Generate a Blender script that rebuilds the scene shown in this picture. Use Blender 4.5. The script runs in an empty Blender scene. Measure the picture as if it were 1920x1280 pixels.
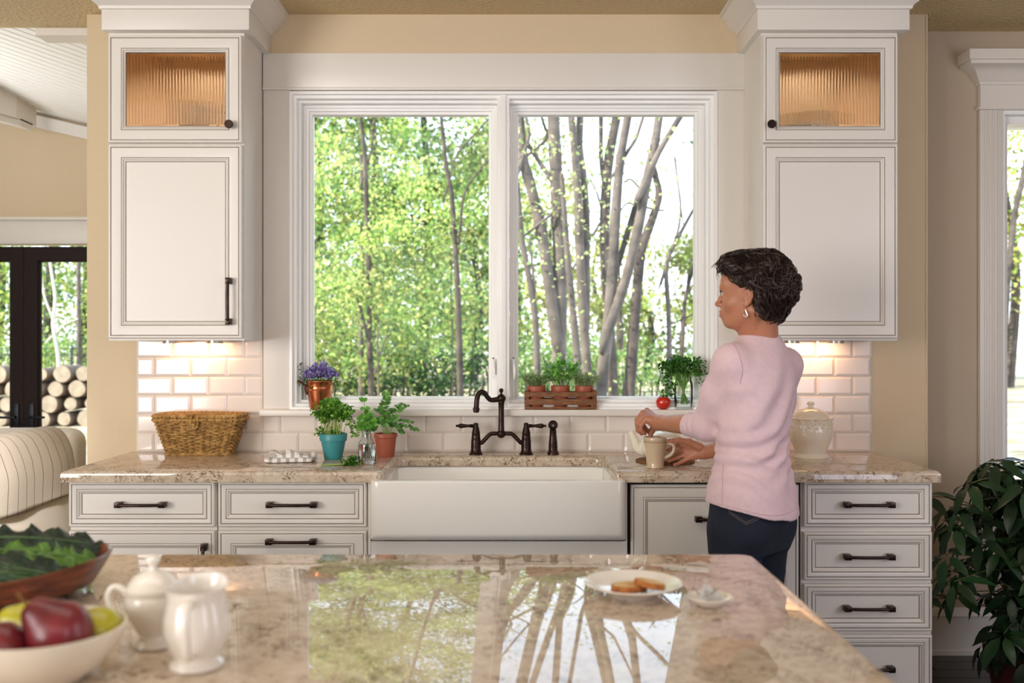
import bpy, bmesh, math, random
import numpy as np
from mathutils import Vector, Matrix, Euler
from mathutils.bvhtree import BVHTree

# ------------------------------------------------------------------ camera, sky, sun, lights, exposure
SC = bpy.context.scene
COL = SC.collection
CAMH, CAMD, FPX = 1.373, 4.0, 1800.0          # camera height, distance to the tiled wall, focal length in px of a 1920 frame

def W(px, py, d):
    """a point at distance d in front of the camera whose picture position is px, py"""
    return Vector(((px - 960) * d / FPX, d - CAMD, CAMH - (py - 640) * d / FPX))

cam_d = bpy.data.cameras.new('camera')
cam = bpy.data.objects.new('camera', cam_d); COL.objects.link(cam)
cam.location = (0, -CAMD, CAMH); cam.rotation_euler = (math.pi / 2, 0, 0)
cam_d.sensor_width = 36.0; cam_d.lens = FPX / 1920 * 36.0
cam_d.clip_start = 0.05; cam_d.clip_end = 300
cam_d.dof.use_dof = True; cam_d.dof.focus_distance = 3.55; cam_d.dof.aperture_fstop = 2.9
SC.camera = cam

world = bpy.data.worlds.new('sky'); SC.world = world; world.use_nodes = True
wn = world.node_tree.nodes; wl = world.node_tree.links; wn.clear()
wo = wn.new('ShaderNodeOutputWorld'); wb = wn.new('ShaderNodeBackground')
wtc = wn.new('ShaderNodeTexCoord'); wsx = wn.new('ShaderNodeSeparateXYZ'); wr = wn.new('ShaderNodeValToRGB')
wl.new(wtc.outputs['Generated'], wsx.inputs[0]); wl.new(wsx.outputs['Z'], wr.inputs[0])
wr.color_ramp.elements[0].position = 0.0; wr.color_ramp.elements[0].color = (0.84, 0.92, 1.0, 1)
wr.color_ramp.elements[1].position = 0.75; wr.color_ramp.elements[1].color = (0.52, 0.74, 1.0, 1)
wl.new(wr.outputs[0], wb.inputs['Color']); wb.inputs['Strength'].default_value = 2.9
wl.new(wb.outputs[0], wo.inputs['Surface'])

def light(name, kind, loc, target, energy, color, sx=1.0, sy=1.0, spread=None):
    l = bpy.data.lights.new(name, kind); o = bpy.data.objects.new(name, l); COL.objects.link(o)
    o.location = loc; l.energy = energy; l.color = color
    if kind == 'AREA':
        l.shape = 'RECTANGLE'; l.size = sx; l.size_y = sy
        if spread: l.spread = math.radians(spread)
    o.rotation_euler = (Vector(target) - Vector(loc)).to_track_quat('-Z', 'Y').to_euler()
    return o
sun = light('sun', 'SUN', (-20, -10, 20), (-20 + .74, -10 + .36, 20 - .57), 8.5, (1.0, 0.92, 0.74))
sun.data.angle = math.radians(0.6)
# area lamps added to fill the closed room, for unseen windows and photographer's lights
light('rear_key_light', 'AREA', (-4.7, -6.0, 1.6), (-1.2, 0, 1.3), 68, (1.0, 0.97, 0.95), 3.0, 2.2, 95)  # added key lamp standing in for rear windows that are not built
light('rear_right_light', 'AREA', (2.75, -5.6, 1.6), (0.3, 0, 1.3), 22, (0.78, 0.80, 1.0), 0.9, 2.0)
light('overhead_fill_light', 'AREA', (-0.9, -2.3, 2.70), (-0.9, -1.6, 0), 17, (1.0, 0.96, 0.91), 2.4, 1.2)  # added soft fill under the ceiling, no fixture there
light('ceiling_fill_uplight', 'AREA', (-0.6, -3.9, 1.75), (-0.5, -2.4, 2.9), 20, (1.0, 0.96, 0.9), 3.0, 1.2)  # added unseen uplight that brightens the kitchen ceiling
light('sofa_fill_spot', 'AREA', (-1.25, -2.4, 2.55), (-2.60, 0.1, 0.60), 10, (1.0, 0.96, 0.92), .3, .3, 26)  # added narrow spot that brightens the sofa, no window there
light('vault_uplight', 'AREA', (-4.3, 1.2, 1.55), (-3.2, 1.0, 3.0), 16, (0.96, 0.98, 1.0), 1.4, 1.0, 95)  # added uplight from low down that brightens the beadboard vault
light('right_fill_light', 'AREA', (3.05, -2.6, 1.6), (0.6, -1.0, 1.2), 26, (0.86, 0.88, 1.0), 1.4, 1.6)  # added cool fill at the closed right wall, no window there

vs = SC.view_settings
vs.view_transform = 'Standard'; vs.look = 'None'; vs.exposure = 0.16; vs.gamma = 1.0; vs.use_curve_mapping = False
SC.cycles.use_denoising = True
SC.cycles.max_bounces = 8; SC.cycles.diffuse_bounces = 4; SC.cycles.glossy_bounces = 4
SC.cycles.transmission_bounces = 14; SC.cycles.transparent_max_bounces = 12
SC.cycles.caustics_reflective = False; SC.cycles.caustics_refractive = False
SC.cycles.sample_clamp_indirect = 6.0

# ------------------------------------------------------------------ materials
def lin(r, g, b):
    f = lambda c: c / 12.92 if c <= 0.04045 else ((c + 0.055) / 1.055) ** 2.4
    return (f(r / 255), f(g / 255), f(b / 255), 1)

def mat(name, rgb, rough=0.5, metal=0.0, bump=None, var=None, coat=0.0, spec=None, trans=0.0, ior=None, sss=0.0, rgb2=None, sheen=0.0):
    """bump = (scale, strength[, detail]); var = (scale, amount): noise between rgb and rgb2 (or a darker rgb)"""
    m = bpy.data.materials.new(name); m.use_nodes = True
    nt = m.node_tree; p = nt.nodes['Principled BSDF']
    c = lin(*rgb)
    p.inputs['Base Color'].default_value = c
    p.inputs['Roughness'].default_value = rough; p.inputs['Metallic'].default_value = metal
    if coat: p.inputs['Coat Weight'].default_value = coat; p.inputs['Coat Roughness'].default_value = 0.03
    if spec is not None: p.inputs['Specular IOR Level'].default_value = spec
    if trans: p.inputs['Transmission Weight'].default_value = trans
    if ior: p.inputs['IOR'].default_value = ior
    if sheen: p.inputs['Sheen Weight'].default_value = sheen
    if sss:
        p.inputs['Subsurface Weight'].default_value = sss
        p.inputs['Subsurface Radius'].default_value = (0.012, 0.005, 0.003); p.inputs['Subsurface Scale'].default_value = 0.6
    tc = nt.nodes.new('ShaderNodeTexCoord')
    if var:
        n = nt.nodes.new('ShaderNodeTexNoise'); n.inputs['Scale'].default_value = var[0]; n.inputs['Detail'].default_value = 5
        if len(var) > 2:
            mp = nt.nodes.new('ShaderNodeMapping'); mp.inputs['Scale'].default_value = var[2]
            nt.links.new(tc.outputs['Object'], mp.inputs[0]); nt.links.new(mp.outputs[0], n.inputs['Vector'])
        else:
            nt.links.new(tc.outputs['Object'], n.inputs['Vector'])
        r = nt.nodes.new('ShaderNodeValToRGB')
        k = 1 - var[1]
        c2 = lin(*rgb2) if rgb2 else (c[0] * k, c[1] * k, c[2] * k, 1)
        r.color_ramp.elements[0].position = 0.35; r.color_ramp.elements[1].position = 0.65
        r.color_ramp.elements[0].color = c2; r.color_ramp.elements[1].color = c
        nt.links.new(n.outputs['Fac'], r.inputs[0]); nt.links.new(r.outputs[0], p.inputs['Base Color'])
    if bump:
        n2 = nt.nodes.new('ShaderNodeTexNoise'); n2.inputs['Scale'].default_value = bump[0]
        n2.inputs['Detail'].default_value = bump[2] if len(bump) > 2 else 3
        nt.links.new(tc.outputs['Object'], n2.inputs['Vector'])
        b = nt.nodes.new('ShaderNodeBump'); b.inputs['Strength'].default_value = bump[1]; b.inputs['Distance'].default_value = 0.01
        nt.links.new(n2.outputs['Fac'], b.inputs['Height']); nt.links.new(b.outputs[0], p.inputs['Normal'])
    return m

def granite(name):
    m = bpy.data.materials.new(name); m.use_nodes = True
    nt = m.node_tree; N = nt.nodes; L = nt.links; p = N['Principled BSDF']
    tc = N.new('ShaderNodeTexCoord')
    def noise(scale, detail, dist=0.0, rough=0.5):
        n = N.new('ShaderNodeTexNoise'); n.inputs['Scale'].default_value = scale; n.inputs['Detail'].default_value = detail
        n.inputs['Distortion'].default_value = dist; n.inputs['Roughness'].default_value = rough
        L.new(tc.outputs['Object'], n.inputs['Vector']); return n.outputs['Fac']
    def ramp(src, stops):
        r = N.new('ShaderNodeValToRGB'); e = r.color_ramp.elements
        while len(e) < len(stops): e.new(0.5)
        for k, (pos, c) in enumerate(stops): e[k].position = pos; e[k].color = c
        L.new(src, r.inputs[0]); return r.outputs[0]
    def mix(f, a, b):
        x = N.new('ShaderNodeMix'); x.data_type = 'RGBA'; L.new(f, x.inputs[0]); L.new(a, x.inputs[6]); L.new(b, x.inputs[7]); return x.outputs[2]
    g = lambda v: (v, v, v, 1)
    base = ramp(noise(34, 7, 0.3, 0.65), [(0.30, lin(172, 148, 126)), (0.45, lin(200, 180, 158)), (0.60, lin(214, 198, 178)), (0.75, lin(184, 162, 140))])
    brown = ramp(noise(60, 4), [(0.3, lin(84, 62, 44)), (0.7, lin(132, 104, 76))])
    vein = ramp(noise(40, 4, 1.2, 0.5), [(0.0, g(0)), (0.462, g(0)), (0.485, g(1)), (0.515, g(1)), (0.538, g(0))])
    mask = ramp(noise(17, 4, 0.5), [(0.45, g(0)), (0.56, g(0.95))])
    mm = N.new('ShaderNodeMath'); mm.operation = 'MULTIPLY'; L.new(vein, mm.inputs[0]); L.new(mask, mm.inputs[1])
    c1 = mix(mm.outputs[0], base, brown)
    v = N.new('ShaderNodeTexVoronoi'); v.inputs['Scale'].default_value = 190; L.new(tc.outputs['Object'], v.inputs['Vector'])
    sp = ramp(v.outputs['Distance'], [(0.0, g(0.55)), (0.22, g(0.4)), (0.34, g(0))])
    sel = ramp(noise(45, 2), [(0.50, g(0)), (0.60, g(1))])
    m2 = N.new('ShaderNodeMath'); m2.operation = 'MULTIPLY'; L.new(sp, m2.inputs[0]); L.new(sel, m2.inputs[1])
    c2 = mix(m2.outputs[0], c1, brown)
    L.new(c2, p.inputs['Base Color'])
    p.inputs['Roughness'].default_value = 0.025; p.inputs['IOR'].default_value = 1.6
    return m

def leaf_mat(name, rough=0.5, trans=0.45, attr=True, rgb=(90, 140, 50)):
    m = bpy.data.materials.new(name); m.use_nodes = True
    nt = m.node_tree; N = nt.nodes; L = nt.links; p = N['Principled BSDF']; out = N['Material Output']
    tr = N.new('ShaderNodeBsdfTranslucent'); mx = N.new('ShaderNodeMixShader'); mx.inputs[0].default_value = trans
    if attr:
        a = N.new('ShaderNodeAttribute'); a.attribute_name = 'col'
        L.new(a.outputs['Color'], p.inputs['Base Color']); L.new(a.outputs['Color'], tr.inputs['Color'])
    else:
        oi = N.new('ShaderNodeObjectInfo'); hs = N.new('ShaderNodeHueSaturation')
        hs.inputs['Color'].default_value = lin(*rgb)
        mr = N.new('ShaderNodeMapRange'); mr.inputs[3].default_value = 0.6; mr.inputs[4].default_value = 1.35
        L.new(oi.outputs['Random'], mr.inputs[0]); L.new(mr.outputs[0], hs.inputs['Value'])
        L.new(hs.outputs[0], p.inputs['Base Color']); L.new(hs.outputs[0], tr.inputs['Color'])
    p.inputs['Roughness'].default_value = rough
    L.new(p.outputs[0], mx.inputs[1]); L.new(tr.outputs[0], mx.inputs[2]); L.new(mx.outputs[0], out.inputs['Surface'])
    return m

def pane_mat(name, tint=(1, 1, 1)):
    m = bpy.data.materials.new(name); m.use_nodes = True
    nt = m.node_tree; N = nt.nodes; L = nt.links; N.remove(N['Principled BSDF']); out = N['Material Output']
    t = N.new('ShaderNodeBsdfTransparent'); t.inputs[0].default_value = (*tint, 1)
    g = N.new('ShaderNodeBsdfGlossy'); g.inputs['Roughness'].default_value = 0.0
    f = N.new('ShaderNodeFresnel'); f.inputs['IOR'].default_value = 1.22
    mx = N.new('ShaderNodeMixShader'); L.new(f.outputs[0], mx.inputs[0]); L.new(t.outputs[0], mx.inputs[1]); L.new(g.outputs[0], mx.inputs[2])
    L.new(mx.outputs[0], out.inputs['Surface']); return m

CAB = mat('cabinet_cream_paint', (231, 225, 217), 0.38, bump=(60, 0.03))
GLAZE = mat('brown_glaze_line', (128, 108, 90), 0.5)
TRIMW = mat('white_trim_paint', (232, 226, 218), 0.35)
WINW = mat('white_window_finish', (254, 253, 251), 0.3)
TANW = mat('tan_wall_paint', (218, 198, 166), 0.75, bump=(160, 0.18))
TANR = mat('taupe_wall_paint', (196, 178, 156), 0.8, bump=(160, 0.18))
CEILM = mat('tan_textured_ceiling', (214, 192, 150), 0.9, bump=(60, 1.0, 4))
TILE = mat('cream_glazed_tile', (236, 226, 217), 0.12, coat=0.3)
GROUT = mat('pale_grout', (206, 196, 184), 0.8)
GRAN = granite('beige_brown_granite')
SINKM = mat('white_fireclay', (240, 236, 228), 0.1, coat=0.5, bump=(22, 0.05, 1))
BRONZE = mat('oil_rubbed_bronze', (66, 50, 46), 0.3, metal=0.85, var=(30, 0.35))
CERAM = mat('white_ceramic', (242, 235, 226), 0.14, coat=0.5)
DARKIN = mat('dark_shadow_gap', (20, 18, 17), 0.8)
FLOORM = mat('dark_stained_oak', (48, 33, 27), 0.3, var=(14, 0.5, (1, 14, 14)))
PANE = pane_mat('clear_window_pane')
SOIL = mat('potting_soil', (46, 33, 24), 0.95, bump=(120, 0.8))
TERRA = mat('terracotta_plastic', (164, 84, 60), 0.45)
LEAFA = leaf_mat('herb_leaf_colours')
TREELEAF = leaf_mat('tree_leaf_colours', 0.6, 0.45)
BARK = mat('grey_bark', (118, 108, 101), 0.9, bump=(18, 0.9, 6), var=(7, 0.4), rgb2=(84, 77, 73))
BARKD = mat('dark_bark', (96, 86, 80), 0.9, bump=(18, 0.9, 6), var=(7, 0.4), rgb2=(60, 54, 52))
WOODW = mat('dark_walnut_door', (40, 25, 21), 0.55, spec=.2, var=(12, 0.4, (14, 14, 1)))
STEMG = mat('green_stem', (132, 160, 78), 0.5)

# ------------------------------------------------------------------ mesh helpers
def origin(o):
    v = Vector((0, 0, 0))
    while o is not None: v = v + o.location; o = o.parent
    return v

def props(o, label=None, cat=None, group=None, kind=None):
    if label: o['label'] = label
    if cat: o['category'] = cat
    if group: o['group'] = group
    if kind: o['kind'] = kind
    return o

def thing(name, label, cat, loc=(0, 0, 0), group=None, kind=None):
    o = bpy.data.objects.new(name, None); COL.objects.link(o); o.location = loc; o.empty_display_size = 0.05
    return props(o, label, cat, group, kind)

class MB:
    def __init__(s): s.v = []; s.f = []; s.mi = []
    def face(s, idx, m=0): s.f.append(tuple(idx)); s.mi.append(m)
    def add(s, verts, faces, m=0):
        b = len(s.v); s.v += [tuple(v) for v in verts]
        for f in faces: s.face([b + i for i in f], m)
    def box(s, x0, x1, y0, y1, z0, z1, m=0):
        s.add([(x0, y0, z0), (x1, y0, z0), (x1, y1, z0), (x0, y1, z0), (x0, y0, z1), (x1, y0, z1), (x1, y1, z1), (x0, y1, z1)],
              [(0, 3, 2, 1), (4, 5, 6, 7), (0, 1, 5, 4), (1, 2, 6, 5), (2, 3, 7, 6), (3, 0, 4, 7)], m)
    def rings(s, rings, m=0, closed=True, cap0=False, cap1=False, ms=None):
        """consecutive rings with the same number of points"""
        b = len(s.v); n = len(rings[0])
        for r in rings: s.v += [tuple(p) for p in r]
        for k in range(len(rings) - 1):
            mm = ms[k] if ms else m
            for i in range(n if closed else n - 1):
                j = (i + 1) % n
                s.face((b + k * n + i, b + k * n + j, b + (k + 1) * n + j, b + (k + 1) * n + i), mm)
        if cap0: s.face([b + i for i in range(n)][::-1], ms[0] if ms else m)
        if cap1: s.face([b + (len(rings) - 1) * n + i for i in range(n)], ms[-1] if ms else m)
    def lathe(s, c, prof, seg=32, m=0, sq=None, ms=None):
        """prof = [(r, z)...]; sq(angle, r) may deform"""
        R = []
        for r, z in prof:
            ring = []
            for i in range(seg):
                a = 2 * math.pi * i / seg
                rr = sq(a, r, z) if sq else r
                ring.append((c[0] + rr * math.cos(a), c[1] + rr * math.sin(a), c[2] + z))
            R.append(ring)
        s.rings(R, m, cap0=True, cap1=True, ms=ms)
    def tube(s, pts, rad, sides=8, m=0, cap=True, flat=None):
        pts = [Vector(p) for p in pts]; n = len(pts)
        if not hasattr(rad, '__len__'): rad = [rad] * n
        t = [(pts[min(i + 1, n - 1)] - pts[max(i - 1, 0)]).normalized() for i in range(n)]
        up = Vector((0, 0, 1)) if abs(t[0].z) < 0.9 else Vector((1, 0, 0))
        nrm = (up - t[0] * up.dot(t[0])).normalized()
        R = []
        for i in range(n):
            nrm = (nrm - t[i] * nrm.dot(t[i]))
            nrm = nrm.normalized() if nrm.length > 1e-6 else t[i].orthogonal().normalized()
            bn = t[i].cross(nrm)
            fx = flat if flat else 1.0
            R.append([pts[i] + nrm * (rad[i] * math.cos(2 * math.pi * k / sides) * fx) + bn * (rad[i] * math.sin(2 * math.pi * k / sides)) for k in range(sides)])
        s.rings(R, m, cap0=cap, cap1=cap)
    def ball(s, c, r, m=0, seg=16, rings=10, sc=(1, 1, 1)):
        pr = [(max(1e-5, r * math.sin(math.pi * k / rings)), -r * math.cos(math.pi * k / rings)) for k in range(rings + 1)]
        R = [[(c[0] + rr * math.cos(2 * math.pi * i / seg) * sc[0], c[1] + rr * math.sin(2 * math.pi * i / seg) * sc[1], c[2] + z * sc[2]) for i in range(seg)] for rr, z in pr]
        s.rings(R, m, cap0=True, cap1=True)
    def build(s, name, mats, parent=None, smooth=True, bevel=0.0, seg=2, angle=38):
        o0 = origin(parent) if parent else Vector((0, 0, 0))
        me = bpy.data.meshes.new(name)
        me.from_pydata([(v[0] - o0.x, v[1] - o0.y, v[2] - o0.z) for v in s.v], [], s.f)
        for mm in (mats if isinstance(mats, (list, tuple)) else [mats]): me.materials.append(mm)
        me.polygons.foreach_set('material_index', s.mi)
        if bevel:
            bm = bmesh.new(); bm.from_mesh(me)
            bmesh.ops.bevel(bm, geom=[e for e in bm.edges if e.calc_face_angle(0) > 0.6], offset=bevel, segments=seg, profile=0.5, affect='EDGES', clamp_overlap=True)
            bm.to_mesh(me); bm.free()
        me.update()
        if smooth: me.shade_smooth(); me.set_sharp_from_angle(angle=math.radians(angle))
        o = bpy.data.objects.new(name, me); COL.objects.link(o)
        if parent: o.parent = parent
        return o

def bx(name, m, parent, x0, x1, y0, y1, z0, z1, bevel=0.0, seg=2):
    b = MB(); b.box(x0, x1, y0, y1, z0, z1); return b.build(name, m, parent, bevel=bevel, seg=seg)

def dup(o, parent=None, label=None):
    c = o.copy(); COL.objects.link(c); c.parent = parent
    if label: c['label'] = label
    for ch in list(o.children): dup(ch, c)
    return c

def spline(pts, n):
    """Catmull-Rom resample of a point list"""
    P = [np.array(p, float) for p in pts]; P = [2 * P[0] - P[1]] + P + [2 * P[-1] - P[-2]]
    out = []; k = len(P) - 3
    for i in range(n):
        t = i / (n - 1) * k; j = min(int(t), k - 1); u = t - j
        a, b, c, d = P[j:j + 4]
        out.append(0.5 * ((2 * b) + (c - a) * u + (2 * a - 5 * b + 4 * c - d) * u * u + (3 * b - a - 3 * c + d) * u ** 3))
    return out

def rect(x0, x1, z0, z1, y): return [(x0, y, z0), (x1, y, z0), (x1, y, z1), (x0, y, z1)]

def panel(b, x0, x1, z0, z1, yf, prof, fill=True):
    """nested mitred rectangles: prof = [(inset, setback, material)]"""
    R = [rect(x0 + i, x1 - i, z0 + i, z1 - i, yf + o) for i, o, _ in prof]
    b.rings(R, ms=[p[2] for p in prof[1:]], cap1=fill)

def frame_ring(b, x0, x1, z0, z1, prof, m=0):
    b.rings([rect(x0 + i, x1 - i, z0 + i, z1 - i, y) for i, y in prof], m)

def np_mesh(name, V, F, mats, parent=None, cols=None, smooth=False):
    """fast mesh of equal-sized faces from numpy arrays"""
    V = np.asarray(V, np.float32); F = np.asarray(F, np.int32); k = F.shape[1]
    o0 = origin(parent) if parent else Vector((0, 0, 0)); V = V - np.array(o0, np.float32)
    me = bpy.data.meshes.new(name)
    me.vertices.add(len(V)); me.vertices.foreach_set('co', V.ravel())
    me.loops.add(F.size); me.loops.foreach_set('vertex_index', F.ravel())
    me.polygons.add(len(F)); me.polygons.foreach_set('loop_start', np.arange(0, F.size, k, dtype=np.int32))
    for mm in (mats if isinstance(mats, (list, tuple)) else [mats]): me.materials.append(mm)
    if cols is not None:
        ca = me.color_attributes.new('col', 'FLOAT_COLOR', 'POINT')
        ca.data.foreach_set('color', np.asarray(cols, np.float32).ravel())
    me.update(calc_edges=True); me.validate()
    if smooth: me.shade_smooth()
    o = bpy.data.objects.new(name, me); COL.objects.link(o)
    if parent: o.parent = parent
    return o

def leaves(name, centers, size, palette, mats, parent, seed, up=0.4, aspect=0.55, jitter=0.35, axis=None, per=0):
    """a mesh of folded four-point leaves; palette = list of rgb (0-255)"""
    r = np.random.default_rng(seed); C = np.asarray(centers, float); n = len(C)
    d = r.normal(size=(n, 3)) if axis is None else np.asarray(axis) + r.normal(size=(n, 3)) * 0.35
    d /= np.linalg.norm(d, axis=1)[:, None]
    nn = r.normal(size=(n, 3)); nn[:, 2] += up * 3
    s = np.cross(d, nn); s /= (np.linalg.norm(s, axis=1)[:, None] + 1e-9); nn = np.cross(s, d)
    L = (np.asarray(size) * (1 + jitter * r.uniform(-1, 1, n)))[:, None]
    V = np.stack([C, C + d * L * 0.5 + s * L * aspect * 0.5 + nn * L * 0.08, C + d * L, C + d * L * 0.5 - s * L * aspect * 0.5 + nn * L * 0.08], 1).reshape(-1, 3)
    F = np.arange(n * 4).reshape(n, 4)
    pal = np.array([lin(*p) for p in palette]); pc = pal[r.integers(0, len(pal), n)].copy()
    pc[:, :3] *= r.uniform(0.7, 1.25, (n, 1))
    if per: pc[:, :3] *= np.repeat(r.uniform(0.38, 1.4, n // per + 1), per)[:n, None]
    pc = np.repeat(pc, 4, 0)
    o = np_mesh(name, V, F, mats, parent, np.clip(pc, 0, 1)); o['kind'] = 'stuff'
    return o

def leaf_mesh(name, length, width, m, fold=0.2, droop=0.25, n=4, tip=1.0, stem=0.0):
    """one leaf along +X, its face up +Z; 4*n faces"""
    b = MB(); R = []
    for i in range(n + 1):
        t = i / n; w = width * 0.5 * (math.sin(math.pi * min(1, t ** 0.85)) ** 0.8 if 0 < t < 1 else 0.03)
        x = stem + length * t; z = -droop * length * t * t
        R.append([(x, -w, z + fold * w), (x, 0, z), (x, w, z + fold * w)])
    if stem:
        R.insert(0, [(0, -0.0006, 0), (0, 0, 0), (0, 0.0006, 0)])
    b.rings(R, closed=False)
    me = bpy.data.meshes.new(name); me.from_pydata(b.v, [], b.f); me.materials.append(m); me.shade_smooth()
    return me

def place_leaf(me, name, parent, p, direction, up, scale=1.0):
    d = Vector(direction).normalized(); u = Vector(up); s = u.cross(d)
    s = s.normalized() if s.length > 1e-4 else d.orthogonal().normalized(); u = d.cross(s)
    o = bpy.data.objects.new(name, me); COL.objects.link(o); o.parent = parent
    q = Vector(p) - origin(parent)
    o.matrix_basis = Matrix(((d.x, s.x, u.x, q.x), (d.y, s.y, u.y, q.y), (d.z, s.z, u.z, q.z), (0, 0, 0, 1))) @ Matrix.Scale(scale, 4)
    return o
# ------------------------------------------------------------------ room shell
WL, WR, CEIL = -1.771, 1.728, 2.735
STEP = 0.22                                      # the wall right of the cabinets stands this much further back
OX0, OX1, OZ0, OZ1 = -0.922, 0.851, 1.093, 2.409   # opening of the kitchen window

wall_back = thing('wall_back', 'tan kitchen wall around the double window', None, (0, 0, 0), kind='structure')
b = MB()
for a in ((WL, OX0, 0, 0.15, 0, 3.4), (OX1, WR, 0, STEP + .01, 0, 3.4), (OX0, OX1, 0, 0.15, 0, OZ0 - .002), (OX0, OX1, 0, 0.15, OZ1, 3.4)): b.box(*a)
b.build('wall_face', TANW, wall_back, smooth=False)
b = MB(); b.tube([(WR - .001, .001, .0), (WR - .001, .001, CEIL)], .006, 12); b.build('corner_bead', TANW, wall_back)
# tiles: 3 x 6 inch bevelled subway tiles in running bond, each a part of the wall
TW, TH, TP = 0.1505, 0.0765, 0.0782
def tile_mesh(w):
    b = MB(); e = 0.010
    b.rings([rect(0, w, 0, TH, 0.0), rect(0, w, 0, TH, -0.004), rect(e, w - e, e, TH - e, -0.009)], cap1=True)
    me = bpy.data.meshes.new('tile'); me.from_pydata(b.v, [], b.f); me.materials.append(TILE); return me
tile_cache = {}
def tiles(x0, x1, rows, z0, phase):
    for r in rows:
        x = x0 - TW * (0.5 if (r + phase) % 2 else 0.0)
        while x < x1 - 0.004:
            a, c = max(x, x0), min(x + TW - 0.0018, x1)
            if c - a > 0.012:
                w = round(c - a, 4)
                if w not in tile_cache: tile_cache[w] = tile_mesh(w)
                o = bpy.data.objects.new('tile', tile_cache[w]); COL.objects.link(o); o.parent = wall_back
                o.location = (a, -0.0005, z0 + r * TP)
            x += TW
g = MB()
g.box(-1.562, -1.038, -0.003, 0, 0.914, 1.40); g.box(-1.038, 0.965, -0.003, 0, 0.914, 1.068); g.box(0.965, 1.497, -0.003, 0, 0.914, 1.40)
g.build('grout_bed', GROUT, wall_back, smooth=False)
tiles(-1.562, -1.038, range(0, 6), 0.9155, 1)
tiles(-1.036, 0.963, range(0, 2), 0.9155, 0)
tiles(0.966, 1.497, range(0, 6), 0.9155, 1)

wall_right_back = thing('wall_right', 'taupe wall with a tall white framed window', None, (0, 0, 0), kind='structure')
RX0, RX1, RZ0, RZ1 = 2.145, 2.95, 0.45, 2.30
b = MB()
for a in ((WR - .02, RX0, STEP, STEP + .15, 0, 2.8), (RX1, 3.3, STEP, STEP + .15, 0, 2.8), (RX0, RX1, STEP, STEP + .15, 0, RZ0), (RX0, RX1, STEP, STEP + .15, RZ1 + .085, 2.8)): b.box(*a)
b.build('wall_face', TANR, wall_right_back, smooth=False)
b = MB(); b.box(3.2, 3.3, -7, STEP, 0, 2.8); props(b.build('wall_east', TANR, smooth=False), kind='structure')
b = MB(); b.box(-7.1, 3.3, -7.1, -7, 0, 2.8); props(b.build('wall_rear', TANW, smooth=False), kind='structure')
b = MB(); b.box(-7.1, -7, -7, 2.6, 0, 4.6); props(b.build('wall_left', TANW, smooth=False), kind='structure')
b = MB(); b.box(WL, WL + .12, .15, 2.6, 0, 3.6); props(b.build('wall_partition', TANW, smooth=False), kind='structure')
# floor of dark planks (each plank by the plant is a part)
floor = thing('floor', 'dark stained oak plank floor', None, (0, 0, 0), kind='structure')
bx('subfloor', FLOORM, floor, -7, 3.3, -7, 2.6, -0.06, -0.012)
pr = random.Random(5)
plank_me = {}
for k in range(13):
    y = STEP - 0.1 * (k + 1); x = -1.0 - pr.random()
    if k < 9:
        x = 0.6 - pr.random()
    while x < 3.2:
        ln = pr.choice((0.9, 1.2, 1.5))
        if ln not in plank_me:
            q = MB(); q.box(0, ln - .003, 0, .0985, -.012, 0)
            plank_me[ln] = q.build('plank', FLOORM, None, bevel=.0015, seg=1); keep = plank_me[ln]; me = keep.data; bpy.data.objects.remove(keep); plank_me[ln] = me
        if x + ln < 3.3:
            o = bpy.data.objects.new('plank', plank_me[ln]); COL.objects.link(o); o.parent = floor; o.location = (x, y, 0)
        x += ln
b = MB(); b.box(-7, 3.3, -7, 0.17, CEIL, CEIL + .08); b.box(WL, 3.3, .17, .42, CEIL, CEIL + .08)
props(b.build('ceiling', CEILM, smooth=False), kind='structure')
b = MB(); b.box(WL - .30, WL, .171, .28, CEIL - .032, CEIL + .5); b.box(-7, WL, .05, .169, CEIL + .081, 4.6)
props(b.build('trim_1', TRIMW, smooth=False), kind='structure')
# tall baseboard right
b = MB()
b.rings([[(x, STEP - d, z) for d, z in ((.0, 0), (.022, 0), (.022, .02), (.015, .024), (.015, .165), (.019, .17), (.012, .185), (.006, .2), (0, .205))] for x in (WR, 3.2)], closed=False)
props(b.build('baseboard_right', TRIMW), kind='structure')
b = MB(); b.box(-7, -4.05, 2.47, 2.5, 0, .18); b.box(-2.4, WL, 2.47, 2.5, 0, .18)
props(b.build('baseboard_living', TRIMW, smooth=False), kind='structure')

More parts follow.
